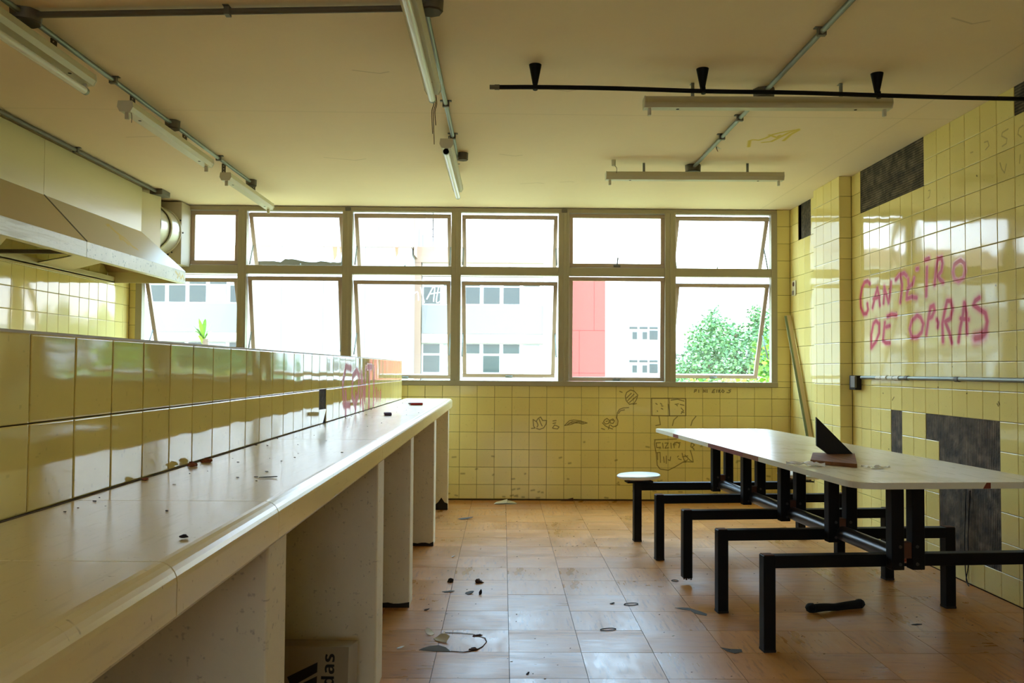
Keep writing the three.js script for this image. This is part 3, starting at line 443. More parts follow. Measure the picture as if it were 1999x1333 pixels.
// ---------------------------------------------------------------- extractor hood
{
  const T = tex(1024, 1024, (u, v) => { const d = sat((fbm(u * 6, v * 6, 6, 5) - 0.52) * 4), s = sat((fbm(u * 60, v * 60, 60, 2) - 0.72) * 6); return mix(mix([224, 222, 206], [196, 190, 164], d), [120, 128, 118], s * 0.6); }, true);
  const M_hood = std({ color: 0xdccf9e, roughness: 0.34, bumpMap: rep(T_rough, 1, 1), bumpScale: 0.0015 });
  const M_lip = std({ map: rep(T, 1.4, 1.4), roughness: 0.45 });
  const M_slope = std({ color: 0xc2aa7c, roughness: 0.42 });
  const h = thing('extractor_hood', 'large pale sheet metal extractor hood hung along the left wall', 'hood');
  const xf = -2.595, xb = XL + 0.004, xd = -2.8, far = 6.964, near = 2.6, nd = 2.98, fd = 6.584, y0 = 1.807, y1 = 1.905, yt = 2.17, ytop = 2.512, t = 0.012;
  const seam = 5.314, seamTop = 5.185;
  // canopy: sloped front in two sheets, hip ends
  const slope = (a, b, ta, tb) => hull([[[xf, y1, -a], [xf, y1, -b], [xd, yt, -tb], [xd, yt, -ta]], [[xf - t, y1 - t, -b], [xf - t, y1 - t, -a], [xd - t, yt - t, -ta], [xd - t, yt - t, -tb]]]);
  mk('canopy_sheet', slope(near, seam - 0.002, nd, seamTop - 0.002), M_slope, h);
  const sprayed = (w, hgt, base, list) => std({ map: painted(1024, 512, w, hgt, () => base, [{ c: [206, 172, 66], a: 0.7, w: 0.008, soft: 0.02, list }]), roughness: 0.42 });
  const fs = slope(seam + 0.002, far, seamTop + 0.002, fd); { const p = fs.attributes.position, uv = fs.attributes.uv; for (let k = 0; k < p.count; k++) { const g = (p.getY(k) - y1 + (k > 5 ? t : 0)) / (yt - y1); uv.setXY(k, (-p.getZ(k) - seamTop) / (far - seamTop), g); } }
  mk('canopy_sheet', fs, sprayed(far - seamTop, 0.335, [196, 180, 146], [[[0.72, 0.25], [0.78, 0.27], [0.8, 0.22], [0.84, 0.2]], [[0.76, 0.24], [0.83, 0.18], [0.78, 0.14]], [[0.82, 0.2], [0.9, 0.17], [0.93, 0.13]], [[0.8, 0.16], [0.9, 0.12], [0.99, 0.09], [0.92, 0.1]], [[0.85, 0.17], [0.86, 0.11]]]), h);
  mk('seam_strip', bar([xf + 0.001, y1, -seam], [xd + 0.001, yt, -seamTop], 0.012, 0.004, V(1, 0, 0)), M_dull, h);
  mk('canopy_end', hull([[[xf, y1, -far], [xb, y1, -far], [xb, yt, -fd], [xd, yt, -fd]], [[xb, y1 - t, -far + t], [xf - t, y1 - t, -far + t], [xd - t, yt - t, -fd + t], [xb, yt - t, -fd + t]]]), M_slope, h);
  mk('canopy_end', hull([[[xb, y1, -near], [xf, y1, -near], [xd, yt, -nd], [xb, yt, -nd]]]), M_slope, h);
  // lip all round
  mk('lip', rb(xf - t, xf, y0, y1, -seam + 0.0015, -near, 0.002), M_lip, h);
  mk('lip', rb(xb, xf - t, y0, y1, -far, -far + t, 0.002), M_hood, h);
  mk('lip', rb(xb, xf - t, y0, y1, -near - t, -near, 0.002), M_hood, h);
  mk('gutter', merge([rb(xb, xb + 0.06, y0, y0 + 0.012, -far, -near, 0.002), rb(xb + 0.05, xb + 0.06, y0, y0 + 0.05, -far, -near, 0.002)]), M_hood, h);
  mk('gutter', rb(xf - 0.05, xf - t, y0, y0 + 0.01, -far, -near, 0.002), M_hood, h);
  // baffles hung inside
  for (const [a, b] of [[6.24, 5.36], [5.3, 4.2], [4.14, 3.0]]) mk('baffle', hull([[[xb + 0.06, y0 + 0.02, -a], [xf - 0.03, y0 + 0.03, -b - 0.35], [xf - 0.03, y0 + 0.03, -b], [xb + 0.06, y0 + 0.02, -a + 0.45]], [[xb + 0.06, y0 + 0.026, -a + 0.45], [xf - 0.03, y0 + 0.036, -b], [xf - 0.03, y0 + 0.036, -b - 0.35], [xb + 0.06, y0 + 0.026, -a]]]), M_hood, h);
  mk('cross_bar', rb(xb + 0.03, xf - t, y0 + 0.02, y0 + 0.045, -5.33, -5.3, 0.003), M_dull, h);
  // upright duct casing above the canopy
  mk('duct_casing', bx(xb, xd, yt, ytop, -seamTop + 0.002, -nd), M_hood, h);
  mk('duct_casing', bx(xb, xd, yt, ytop, -fd, -seamTop - 0.002), M_hood, h);
  mk('duct_casing', bx(xb, xd - 0.004, yt + 0.01, ytop - 0.01, -seamTop - 0.01, -seamTop + 0.01), M_dull, h);
  // housing that widens towards the fan outlet
  const hx = -2.735, hd = 6.79;
  mk('fan_housing', hull([[[xd, 2.482, -fd], [xd, 2.02, -fd], [hx, 2.02, -hd], [hx, 2.482, -hd]], [[hx, 2.482, -hd], [hx, 2.02, -hd], [xb, 2.02, -hd], [xb, 2.482, -hd]], [[xd, 2.482, -fd], [hx, 2.482, -hd], [xb, 2.482, -hd], [xb, 2.482, -fd]], [[xd, 2.02, -fd], [xb, 2.02, -fd], [xb, 2.02, -hd], [hx, 2.02, -hd]]]), M_hood, h);
  const lm = painted(1024, 64, 1.65, 0.098, (x, y) => { const n = fbm(x * 9, y * 9, 64, 4), d = sat((fbm(x * 70, y * 70 + 3, 512, 2) - 0.7) * 6); return mix([226, 224, 208].map((q) => q * (0.94 + 0.1 * n)), [120, 132, 122], d * 0.6); }, [{ c: [206, 172, 66], a: 0.7, w: 0.006, soft: 0.016, list: [[[1.44, 0.075], [1.5, 0.05], [1.48, 0.03]], [[1.52, 0.07], [1.55, 0.03], [1.59, 0.06], [1.62, 0.03]]] }]);
  const fl = rb(xf - t, xf, y0, y1, -far, -seam - 0.0015, 0.002); { const p = fl.attributes.position, uv = fl.attributes.uv; for (let k = 0; k < p.count; k++) uv.setXY(k, (-p.getZ(k) - seam) / 1.65, (p.getY(k) - y0) / 0.098); }
  mk('lip', fl, std({ map: lm, roughness: 0.45 }), h);
}
// --- outlet: board in the upper left window with a round duct collar
{
  const o = thing('exhaust_outlet', 'round metal duct collar bolted to a board in the upper left window', 'duct');
  mk('board', rb(-3.15, -2.713, 1.99, CE - 0.012, -DW - 0.03, -7.17, 0.004), std({ color: 0xb7a98c, roughness: 0.55 }), o);
  const cyl = (r, l, d, m, n) => { const g = new THREE.CylinderGeometry(r, r, l, 40, 1, true); g.rotateX(Math.PI / 2); g.translate(-2.915, 2.265, -d); return mk(n, g, m, o); };
  const mm = std({ color: 0xd2ccb4, roughness: 0.32, metalness: 0.25, side: THREE.DoubleSide });
  cyl(0.196, 0.2, 7.07, mm, 'collar'); cyl(0.184, 0.27, 6.93, mm, 'collar');
  const ring = (r, d) => { const g = new THREE.TorusGeometry(r, 0.008, 8, 40); g.translate(-2.915, 2.265, -d); mk('flange', g, mm, o); };
  ring(0.2, 7.163); ring(0.198, 6.972);
  for (const a of [0.45, -0.05, -0.95, -1.12]) mk('bolt', new THREE.SphereGeometry(0.007, 8, 6).translate(-2.915 + Math.cos(a) * 0.216, 2.265 + Math.sin(a) * 0.216, -7.166), M_ink, o);
}

// ---------------------------------------------------------------- electrical conduit and fluorescent battens
const battenProfile = [[-0.026, 0], [0.026, 0], [0.038, 0.022], [0.034, 0.052], [-0.034, 0.052], [-0.038, 0.022]];
function batten(label, len, tubeOn, group) { // runs along local z, its foot at y = 0
  const b = thing('fluorescent_batten', label, 'light fitting', 0, 0, 0, 0, group);
  const g = prism(battenProfile, len - 0.012); g.translate(0, 0, -(len - 0.012) / 2); mk('body', g, M_batten, b);
  for (const s of [-1, 1]) { const e = prism(battenProfile.map(([x, y]) => [x * 1.06, y * 1.05 - 0.001]), 0.005); e.translate(0, 0, s * (len / 2 - 0.004) - 0.0025); mk('end_plate', e, M_holder, b); }
  for (const s of [-1, 1]) mk('lamp_holder', rb(-0.011, 0.011, -0.034, 0.001, s * (len / 2 - 0.03) - 0.008, s * (len / 2 - 0.03) + 0.008, 0.004), M_holder, b);
  if (tubeOn) { const L = len / 2 - 0.02 + (tubeOn === 2 ? 0.05 : 0); const t = mk('tube', rod([0, -0.03, -L], [0, -0.03, L], 0.0165, 16), M_tube, b); for (const s of [-1, 1]) mk('tube_cap', rod([0, -0.03, s * L], [0, -0.03, s * (L - 0.018)], 0.0172, 16), M_steel, t); }
  for (const z of [-0.36, 0.36]) mk('knockout', rod([0.004, -0.001, z * len], [0.004, 0.0006, z * len], 0.008, 10), M_ink, b);
  return b;
}
function plateHanger(b, z) { const g = mk('hanger', rb(-0.042, -0.014, 0.05, 0.125, z - 0.0015, z + 0.0015, 0.001), M_dull, b); for (const y of [0.068, 0.088, 0.108]) mk('hole', rod([-0.028, y, z + 0.0014], [-0.028, y, z + 0.002], 0.0042, 8), M_holder, g); }
function strapHanger(b, z) { mk('hanger', merge([bx(-0.003, 0.003, 0.05, 0.129, z - 0.008, z + 0.008), bx(-0.003, 0.03, 0.126, 0.129, z - 0.008, z + 0.008)]), M_steel, b); }
function pipe(label, pts, r, m = M_steel) { const o = thing('conduit', label, 'conduit'); for (let i = 0; i + 1 < pts.length; i++) mk('pipe', rod(pts[i], pts[i + 1], r, 14), m, o); return o; }
function clamp(o, x, y, z, along) { const a = along === 'x'; mk('clamp', merge([bx(x - (a ? 0.012 : 0.03), x + (a ? 0.012 : 0.03), CE - 0.004, CE - 0.0005, z - (a ? 0.03 : 0.012), z + (a ? 0.03 : 0.012)), bx(x - (a ? 0.01 : 0.017), x + (a ? 0.01 : 0.017), y - 0.016, CE - 0.003, z - (a ? 0.017 : 0.01), z + (a ? 0.017 : 0.01))]), M_dull, o); }
function junction(label, x, z, s = 0.05) {
  const o = thing('junction_box', label, 'junction box', x, CE - 0.001, z, 0, undefined);
  const g = new THREE.CylinderGeometry(s, s * 0.95, 0.042, 8); g.translate(0, -0.021, 0); mk('box', g, M_dull, o);
  const l = new THREE.CylinderGeometry(s * 0.98, s * 0.9, 0.006, 8); l.translate(0, -0.045, 0); mk('cover', l, std({ color: 0x4f4838, roughness: 0.7 }), o); return o;
}
{
  const cy = 2.512, r = 0.0115;
  // left row
  const cl = pipe('galvanised conduit along the ceiling over the left row of battens', [[-1.893, cy, -2.2], [-1.893, cy, -6.42]], r);
  for (const z of [2.6, 4.1, 5.63]) clamp(cl, -1.893, cy, -z, 'z');
  junction('junction box at the ceiling where conduits meet in top left corner', -1.893, -3.345, 0.06);
  junction('junction box above the middle batten of the left row', -1.893, -4.84, 0.045);
  junction('junction box at window end of the left batten row', -1.893, -6.36, 0.042);
  const g = 'battens in the row over the counter aisle';
  const b1 = batten('nearest batten of left row, still with its tube', 1.24, 1, g); b1.position.set(-1.895, 2.402, -3.24); plateHanger(b1, -0.37); plateHanger(b1, 0.4);
  const b2 = batten('middle batten of left row, without a tube', 1.2, 0, g); b2.position.set(-1.893, 2.402, -4.83); plateHanger(b2, 0.45); plateHanger(b2, -0.27);
  const b3 = batten('batten of left row nearest the windows, without a tube', 1.1, 0, g); b3.position.set(-1.9, 2.402, -6.34); plateHanger(b3, 0.5); plateHanger(b3, -0.2);
  mk('loose_wire', tube([[0.02, 0, 0.57], [0.025, -0.02, 0.575], [0.022, -0.05, 0.57]], 0.0015, 5), M_rust, b2);
  // cross conduit
  const cx = pipe('brown conduit crossing the ceiling at the top left', [[-1.84, cy, -3.335], [-0.33, cy, -3.235]], 0.0125, M_dull); clamp(cx, -1.08, cy, -3.285, 'x');
  // middle row
  const cm = pipe('galvanised conduit along the middle row of battens', [[-0.308, cy, -2.2], [-0.308, cy, -5.6]], r); for (const z of [4.42, 5.04]) clamp(cm, -0.308, cy, -z, 'z');
  junction('dark junction box beside the near middle batten', -0.285, -3.2, 0.05); junction('small junction box beside the far middle batten', -0.27, -5.5, 0.035);
  const g2 = 'battens of the middle row';
  const m1 = batten('near batten of middle row with tube and dangling wires', 1.26, 1, g2); m1.position.set(-0.335, 2.402, -3.3); strapHanger(m1, -0.3); strapHanger(m1, 0.3);
  for (const [x, l] of [[-0.002, 0.1], [0.006, 0.15], [0.012, 0.06]]) mk('loose_wire', tube([[x, 0.01, -0.63], [x + 0.006, -0.04, -0.64], [x - 0.002, -0.07, -0.642], [x + 0.002, -0.08 - l, -0.64]], 0.002, 5), M_rust, m1);
  const m2 = batten('far batten of middle row with tube, close to the windows', 1.24, 2, g2); m2.position.set(-0.335, 2.402, -5.5); strapHanger(m2, -0.3); strapHanger(m2, 0.4);
  // right rows, battens across
  const cr = pipe('galvanised conduit running to the windows over the table', [[1.289, cy, -2.4], [1.289, cy, -5.77]], r); for (const z of [3.42, 4.62, 5.0]) clamp(cr, 1.289, cy, -z, 'z');
  junction('junction box above the near batten across the table', 1.289, -4.19, 0.055); junction('junction box above the far batten across the table', 1.289, -5.775, 0.055);
  const g3 = 'battens hung across the table end of the room';
  const r1 = batten('near batten hung crosswise behind the black cable', 1.2, 0, g3); r1.position.set(1.275, 2.402, -4.1); r1.rotation.y = Math.PI / 2 - 0.02; strapHanger(r1, 0.36); strapHanger(r1, -0.36);
  const r2 = batten('far batten hung crosswise nearest the windows', 1.2, 0, g3); r2.position.set(1.285, 2.412, -5.72); r2.rotation.y = Math.PI / 2 - 0.02; strapHanger(r2, 0.36); strapHanger(r2, -0.34);
  const w1 = thing('torn_label', 'torn paper shreds hanging from conduit between the crosswise battens', 'paper', 1.3, 2.5, -5.2); mk('shred', scrap(0.05, 0.03, 0.03), M_holder, w1).rotation.z = -1.1; mk('shred', scrap(0.05, 0.02, 0.02), M_rust, w1).rotation.z = -1.7;
  const w2 = thing('ceiling_hook', 'small rusty stub with wire left of the far crosswise batten', 'hook', 0.73, CE, -5.65); mk('stub', rod([0, 0, 0], [0, -0.04, 0], 0.014, 8), M_holder, w2); mk('wire', tube([[0, -0.03, 0], [0.02, -0.055, 0], [0.018, -0.09, 0.01]], 0.002, 5), M_rust, w2);
  // rail beside the hood
  const hp = pipe('grey conduit along the ceiling beside the hood casing', [[-2.745, cy, -2.6], [-2.745, cy, -6.7]], 0.013, M_dull); clamp(hp, -2.745, cy, -5.45, 'z'); mk('end_box', rb(-2.79, -2.69, 2.485, CE - 0.001, -6.86, -6.7, 0.004), M_dull, hp);
}
// --- black cable on cone hangers
{
  const c = thing('black_cable', 'thick black cable strung under the ceiling with grey plug end', 'cable');
  mk('cable', tube([[-0.03, 2.42, -3.868], [0.139, 2.421, -3.865], [0.5, 2.424, -3.88], [0.915, 2.42, -3.895], [1.35, 2.422, -3.91], [1.739, 2.42, -3.929], [2.1, 2.42, -3.95], [2.485, 2.422, -3.968]], 0.0105, 10, 60), M_black, c);
  mk('plug', merge([rod([-0.07, 2.42, -3.868], [-0.045, 2.42, -3.868], 0.0105, 12), rod([-0.047, 2.42, -3.868], [-0.025, 2.42, -3.868], 0.0125, 12)]), M_dull, c);
  const lab = ['black cone hanger nearest the grey cable end', 'black cone hanger above the left end of the near batten', 'black cone hanger nearest the right wall'];
  [[0.139, 3.882], [0.918, 3.912], [1.749, 3.95]].forEach(([x, d], i) => { const h = thing('cable_hanger', lab[i], 'hanger', x, CE, -d, 0, 'cone hangers of the black cable'); const g = new THREE.CylinderGeometry(0.029, 0.011, 0.095, 20); g.translate(0, -0.0475, 0); mk('cone', g, M_black, h); mk('clip', rod([0, -0.092, 0.014], [0, -0.122, 0.018], 0.011, 12), M_black, h); });
}
// --- conduit on the right wall, socket box, switch plate and hanging wire
{
  const o = thing('wall_conduit', 'grey conduit running level along the right wall from a black box', 'conduit');
  const X = 2.474; mk('pipe', rod([X, 1.087, -5.86], [X, 1.092, -4.62], 0.0115, 14), M_steel, o); mk('pipe', rod([X, 1.092, -4.61], [X, 1.096, -1.0], 0.0115, 14), M_steel, o);
  for (const d of [5.2, 4.62, 3.3]) mk('coupling', rod([X, 1.09, -d - 0.02], [X, 1.09, -d + 0.02], 0.0145, 14), M_dull, o);
  for (let k = 0; k < 4; k++) mk('tape_wrap', rod([X, 1.0875, -5.62 + k * 0.085], [X, 1.0885, -5.55 + k * 0.085], 0.014 + 0.002 * (k % 2), 9), M_holder, o);
  const b = thing('socket_box', 'open dark metal socket box beside the pilaster', 'socket box', XR - 0.001, 1.05, -5.955); mk('box', rb(-0.045, 0, -0.05, 0.05, -0.05, 0.05, 0.004), M_ink, b); mk('cover', rb(-0.058, -0.044, -0.035, 0.045, 0.0, 0.075, 0.004), M_dull, b);
  const s = thing('switch_plate', 'small broken switch plate hanging on the corner wall', 'switch', XR - 0.003, 1.85, -7.26); mk('plate', rb(-0.006, 0, -0.08, 0.05, -0.05, 0.045, 0.002), std({ color: 0xd9cfa8, roughness: 0.5 }), s); mk('socket_hole', rod([-0.0065, 0.02, 0], [-0.009, 0.02, 0], 0.02, 10), M_rust, s); mk('insert', rb(-0.012, -0.005, -0.07, -0.035, -0.03, 0.01, 0.003), std({ color: 0x8c7a68, roughness: 0.6 }), s);
  solo('hanging_wire', merge([tube([[2.488, 0.5, -4.53], [2.485, 0.25, -4.55], [2.482, 0.1, -4.545], [2.478, 0.02, -4.56], [2.46, 0.005, -4.5]], 0.003, 6), tube([[2.488, 0.5, -4.57], [2.486, 0.2, -4.585], [2.482, 0.05, -4.57], [2.47, 0.008, -4.53]], 0.003, 6)]), M_ink, 'thin black wires hanging down the wall behind the table to floor', 'wire');
  const st = thing('wooden_batten', 'pale wooden stick leaning in the corner by the windows', 'stick'); const g = bar([2.468, 0.0, -6.545], [2.455, 1.6, -7.33], 0.03, 0.045, V(1, 0, 0)); mk('stick', g, std({ color: 0xd8bd92, roughness: 0.7 }), st); mk('painted_edge', bar([2.446, 0.005, -6.53], [2.433, 1.6, -7.315], 0.004, 0.02, V(1, 0, 0)), std({ color: 0x7f8a6a, roughness: 0.7 }), st);
}
// ---------------------------------------------------------------- refectory table
const TH = 4.8 * Math.PI / 180, TCX = 1.543, TCD = 4.612, TTOP = 0.72;
const onTable = (x, d) => { const dx = x - TCX, dd = d - TCD; return [dx * Math.cos(TH) + dd * Math.sin(TH), -(-dx * Math.sin(TH) + dd * Math.cos(TH))]; };
{
  const t = thing('canteen_table', 'long canteen table with white laminate top on black steel seat arms', 'table', TCX, 0, -TCD, TH);
  const T = tex(1024, 1024, (u, v) => { const s = fbm(u * 60, v * 6, 60, 3), d = sat((fbm(u * 6, v * 6, 6, 5) - 0.55) * 4), sc = sat((fbm(u * 90, v * 10, 90, 2) - 0.77) * 7); return mix(mix([234, 222, 188], [214, 200, 160], d * 0.8), [128, 118, 96], sc * 0.5 + (s > 0.72 ? 0.12 : 0)); }, true);
  const M_top = std({ map: rep(T, 1, 1), roughness: 0.26, roughnessMap: rep(T_counterR, 1.2, 1.2) });
  const M_edge = std({ color: 0xdcd6bc, roughness: 0.45 }), M_chip = std({ color: 0x7e3c26, roughness: 0.85 }), M_core = std({ color: 0x8a5a32, roughness: 0.9 });
  const x0 = -0.362, x1 = 0.43, z0 = -1.39, z1 = 1.45, r = 0.11;
  const outline = (o) => { const s = new THREE.Shape(); s.moveTo(x0 + o + r, z0 + o); s.lineTo(x1 - o - r, z0 + o); s.quadraticCurveTo(x1 - o, z0 + o, x1 - o, z0 + o + r); s.lineTo(x1 - o, z1 - o - r); s.quadraticCurveTo(x1 - o, z1 - o, x1 - o - r, z1 - o); s.lineTo(x0 + o + r, z1 - o); s.quadraticCurveTo(x0 + o, z1 - o, x0 + o, z1 - o - r); s.lineTo(x0 + o, z0 + o + (o ? 0.02 : 0.02)); s.lineTo(x0 + o + 0.02, z0 + o); s.lineTo(x0 + o + r, z0 + o); return s; };
  const slab = (o, y0, y1) => { const g = new THREE.ExtrudeGeometry(outline(o), { depth: y1 - y0, bevelEnabled: false, curveSegments: 10 }); g.rotateX(Math.PI / 2); g.translate(0, y1, 0); return g; };
  mk('edge_band', slab(0.0, TTOP - 0.024, TTOP - 0.0012), M_edge, t);
  mk('laminate', slab(0.001, TTOP - 0.0012, TTOP), M_top, t);
  for (const [a, b, m] of [[-0.94, -0.83, M_chip], [-0.24, 0.3, M_chip], [0.3, 0.5, M_core]]) mk('bare_edge', bx(x0 - 0.0012, x0 + 0.01, TTOP - 0.0235, TTOP - 0.0014, a, b), m, t);
  mk('bare_edge', prism([[0, 0], [0.03, 0], [0.03, 0.022], [0.014, 0.022]], 0.004).translate(0.13, TTOP - 0.0235, z1 - 0.0028), M_chip, t);
  const P = 0.05, yA = 0.385, half0 = 0.585;
  const tubeBox = (a, b, c, d, e, f) => rb(a, b, c, d, e, f, 0.004);
  for (let k = -2; k <= 2; k++) {
    const z = -k * 0.5487, endR = k === -2 ? half0 + 0.025 : half0;
    mk('seat_arm', tubeBox(-half0, endR, yA - P, yA, z - P / 2, z + P / 2), M_black, t);
    for (const s of [-1, 1]) {
      const foot = k === 0 && s < 0 ? 0.028 : 0.0, half = s > 0 ? endR : half0;
      const leg = mk('leg', tubeBox(s * (half - P / 2) - P / 2, s * (half - P / 2) + P / 2, foot, yA + 0.001, z - P / 2 - 0.001, z + P / 2 + 0.001), M_black, t);
      if (k === 0 && s < 0) mk('torn_end', merge([0, 1, 2, 3].map((q) => bx(-half + q * 0.0125, -half + q * 0.0125 + 0.009, foot - 0.004 - 0.004 * (q % 2), foot + 0.002, z + P / 2 - 0.003, z + P / 2))), M_rust, leg);
      else mk('glide', rb(s * (half - P / 2) - P / 2 - 0.001, s * (half - P / 2) + P / 2 + 0.001, 0, 0.012, z - P / 2 - 0.002, z + P / 2 + 0.002, 0.003), M_ink, leg);
      mk('end_cap', rb(s * (half - P / 2) - P / 2 + 0.003, s * (half - P / 2) + P / 2 - 0.003, yA, yA + 0.0035, z - P / 2 + 0.003, z + P / 2 - 0.003, 0.0015), M_rust, leg);
      const p = mk('top_post', tubeBox(s * 0.0435 - 0.0265, s * 0.0435 + 0.0265, yA - P - 0.004, TTOP - 0.024, z + P / 2 - 0.002, z + P / 2 + 0.048), M_black, t);
      for (const y of [yA - 0.03, yA + 0.04]) mk('bolt', rod([s * 0.036, y, z + P / 2 + 0.046], [s * 0.036, y, z + P / 2 + 0.052], 0.007, 6), std({ color: 0x3a3733, roughness: 0.6 }), p);
    }
    mk('gusset', rb(-0.02, 0.02, yA - 0.01, yA + 0.055, z + P / 2, z + P / 2 + 0.04, 0.003), M_rust, t);
    mk('top_rail', rb(-0.3, 0.33, TTOP - 0.034, TTOP - 0.024, z - 0.005, z + 0.045, 0.002), M_black, t);
  }
  for (let k = -2; k < 2; k++) { const za = -k * 0.5487 - P / 2, zb = -(k + 1) * 0.5487 + P / 2 + 0.045; mk('spine', rod([0, yA - 0.012, za], [0, yA - 0.012, zb], 0.034, 18), std({ color: 0x2b2826, roughness: 0.32, metalness: 0.3 }), t); }
  mk('sticker', bx(-0.022, 0.022, yA - 0.036, yA - 0.012, 1.0974 + P / 2, 1.0974 + P / 2 + 0.001), std({ color: 0xd08a5c, roughness: 0.6 }), t);
  mk('sticker_band', bx(-0.016, 0.016, yA - 0.03, yA - 0.02, 1.0974 + P / 2 + 0.001, 1.0974 + P / 2 + 0.0014), std({ color: 0xb0401f, roughness: 0.6 }), t);
  // the seats that are left: far left whole, far right seen between the posts
  const M_seat = std({ color: 0xe9ebe6, roughness: 0.3 });
  for (const [sx, zz, tilt] of [[-1, -1.0974, 0.03], [1, -1.0974, -0.05]]) {
    const q = new THREE.LatheGeometry([[0, 0], [0.08, 0], [0.13, 0.006], [0.143, 0.016], [0.143, 0.024], [0.135, 0.03], [0, 0.033]].map((p) => new THREE.Vector2(...p)), 40);
    const s = mk('seat', q, M_seat, t); s.position.set(sx * (half0 - 0.035), yA + 0.024, zz); s.rotation.z = tilt;
    mk('seat_plate', bx(-0.085, 0.085, -0.021, -0.013, -0.05, 0.05), M_black, s); mk('spacer', rod([0, -0.014, 0], [0, 0.002, 0], 0.03, 12), M_rust, s);
    for (const a of [-0.07, 0.07]) mk('screw', rod([a, -0.012, 0.02], [a, 0.004, 0.02], 0.008, 8), M_rust, s);
  }
}
// things on the table
{
  const Y = TTOP + 0.0005;
  const wood = tex(512, 512, (u, v) => { const s = fbm(u * 40, v * 4, 40, 4); return mix([150, 98, 54], [104, 62, 32], s); }, true);
  const w = thing('wood_offcut', 'brown plywood offcut lying flat on the table top', 'board', 0, Y, 0);
  const o = [[1.50, -4.12], [1.69, -4.09], [1.51, -3.63], [1.37, -3.79]]; // x, z
  const g = prism(o.map(([x, z]) => [x, -z]), 0.014, 0.001); g.rotateX(-Math.PI / 2); g.translate(0, 0.001, 0); mk('plywood', g, std({ map: rep(wood, 2, 2), roughness: 0.7 }), w);
  const b = thing('black_board', 'black triangular board standing on edge on the table', 'board', 1.548, Y + 0.016, -4.06, 0.03);
  const bg = prism([[-0.052, 0.038], [0, 0], [0.12, 0], [-0.052, 0.172]], 0.012, 0.001); bg.translate(0, 0.001, -0.006); mk('panel', bg, std({ color: 0x101012, roughness: 0.75 }), b); b.rotation.x = -0.04;
  const film = new THREE.MeshPhysicalMaterial({ color: 0xffffff, roughness: 0.12, transmission: 0.35, thickness: 0, ior: 1.45, side: THREE.DoubleSide });
  const crumple = (wd, dp, h, n) => { const q = new THREE.PlaneGeometry(wd, dp, n, n), p = q.attributes.position; for (let i = 0; i < p.count; i++) p.setZ(i, rr(0.0008, h) * (0.3 + 0.7 * rnd())); q.rotateX(-Math.PI / 2); const f = q.toNonIndexed(); f.computeVertexNormals(); return f; };
  const c1 = solo('plastic_wrap', crumple(0.16, 0.06, 0.022, 9), film, 'crumpled clear plastic wrap left of the plywood offcut', 'plastic wrap'); c1.position.set(1.315, Y, -3.70); c1.rotation.y = -0.35;
  const c2 = solo('plastic_wrap', crumple(0.1, 0.06, 0.014, 7), film, 'shiny clear plastic scrap right of the plywood offcut', 'plastic wrap'); c2.position.set(1.585, Y, -3.62); c2.rotation.y = 0.1;
}
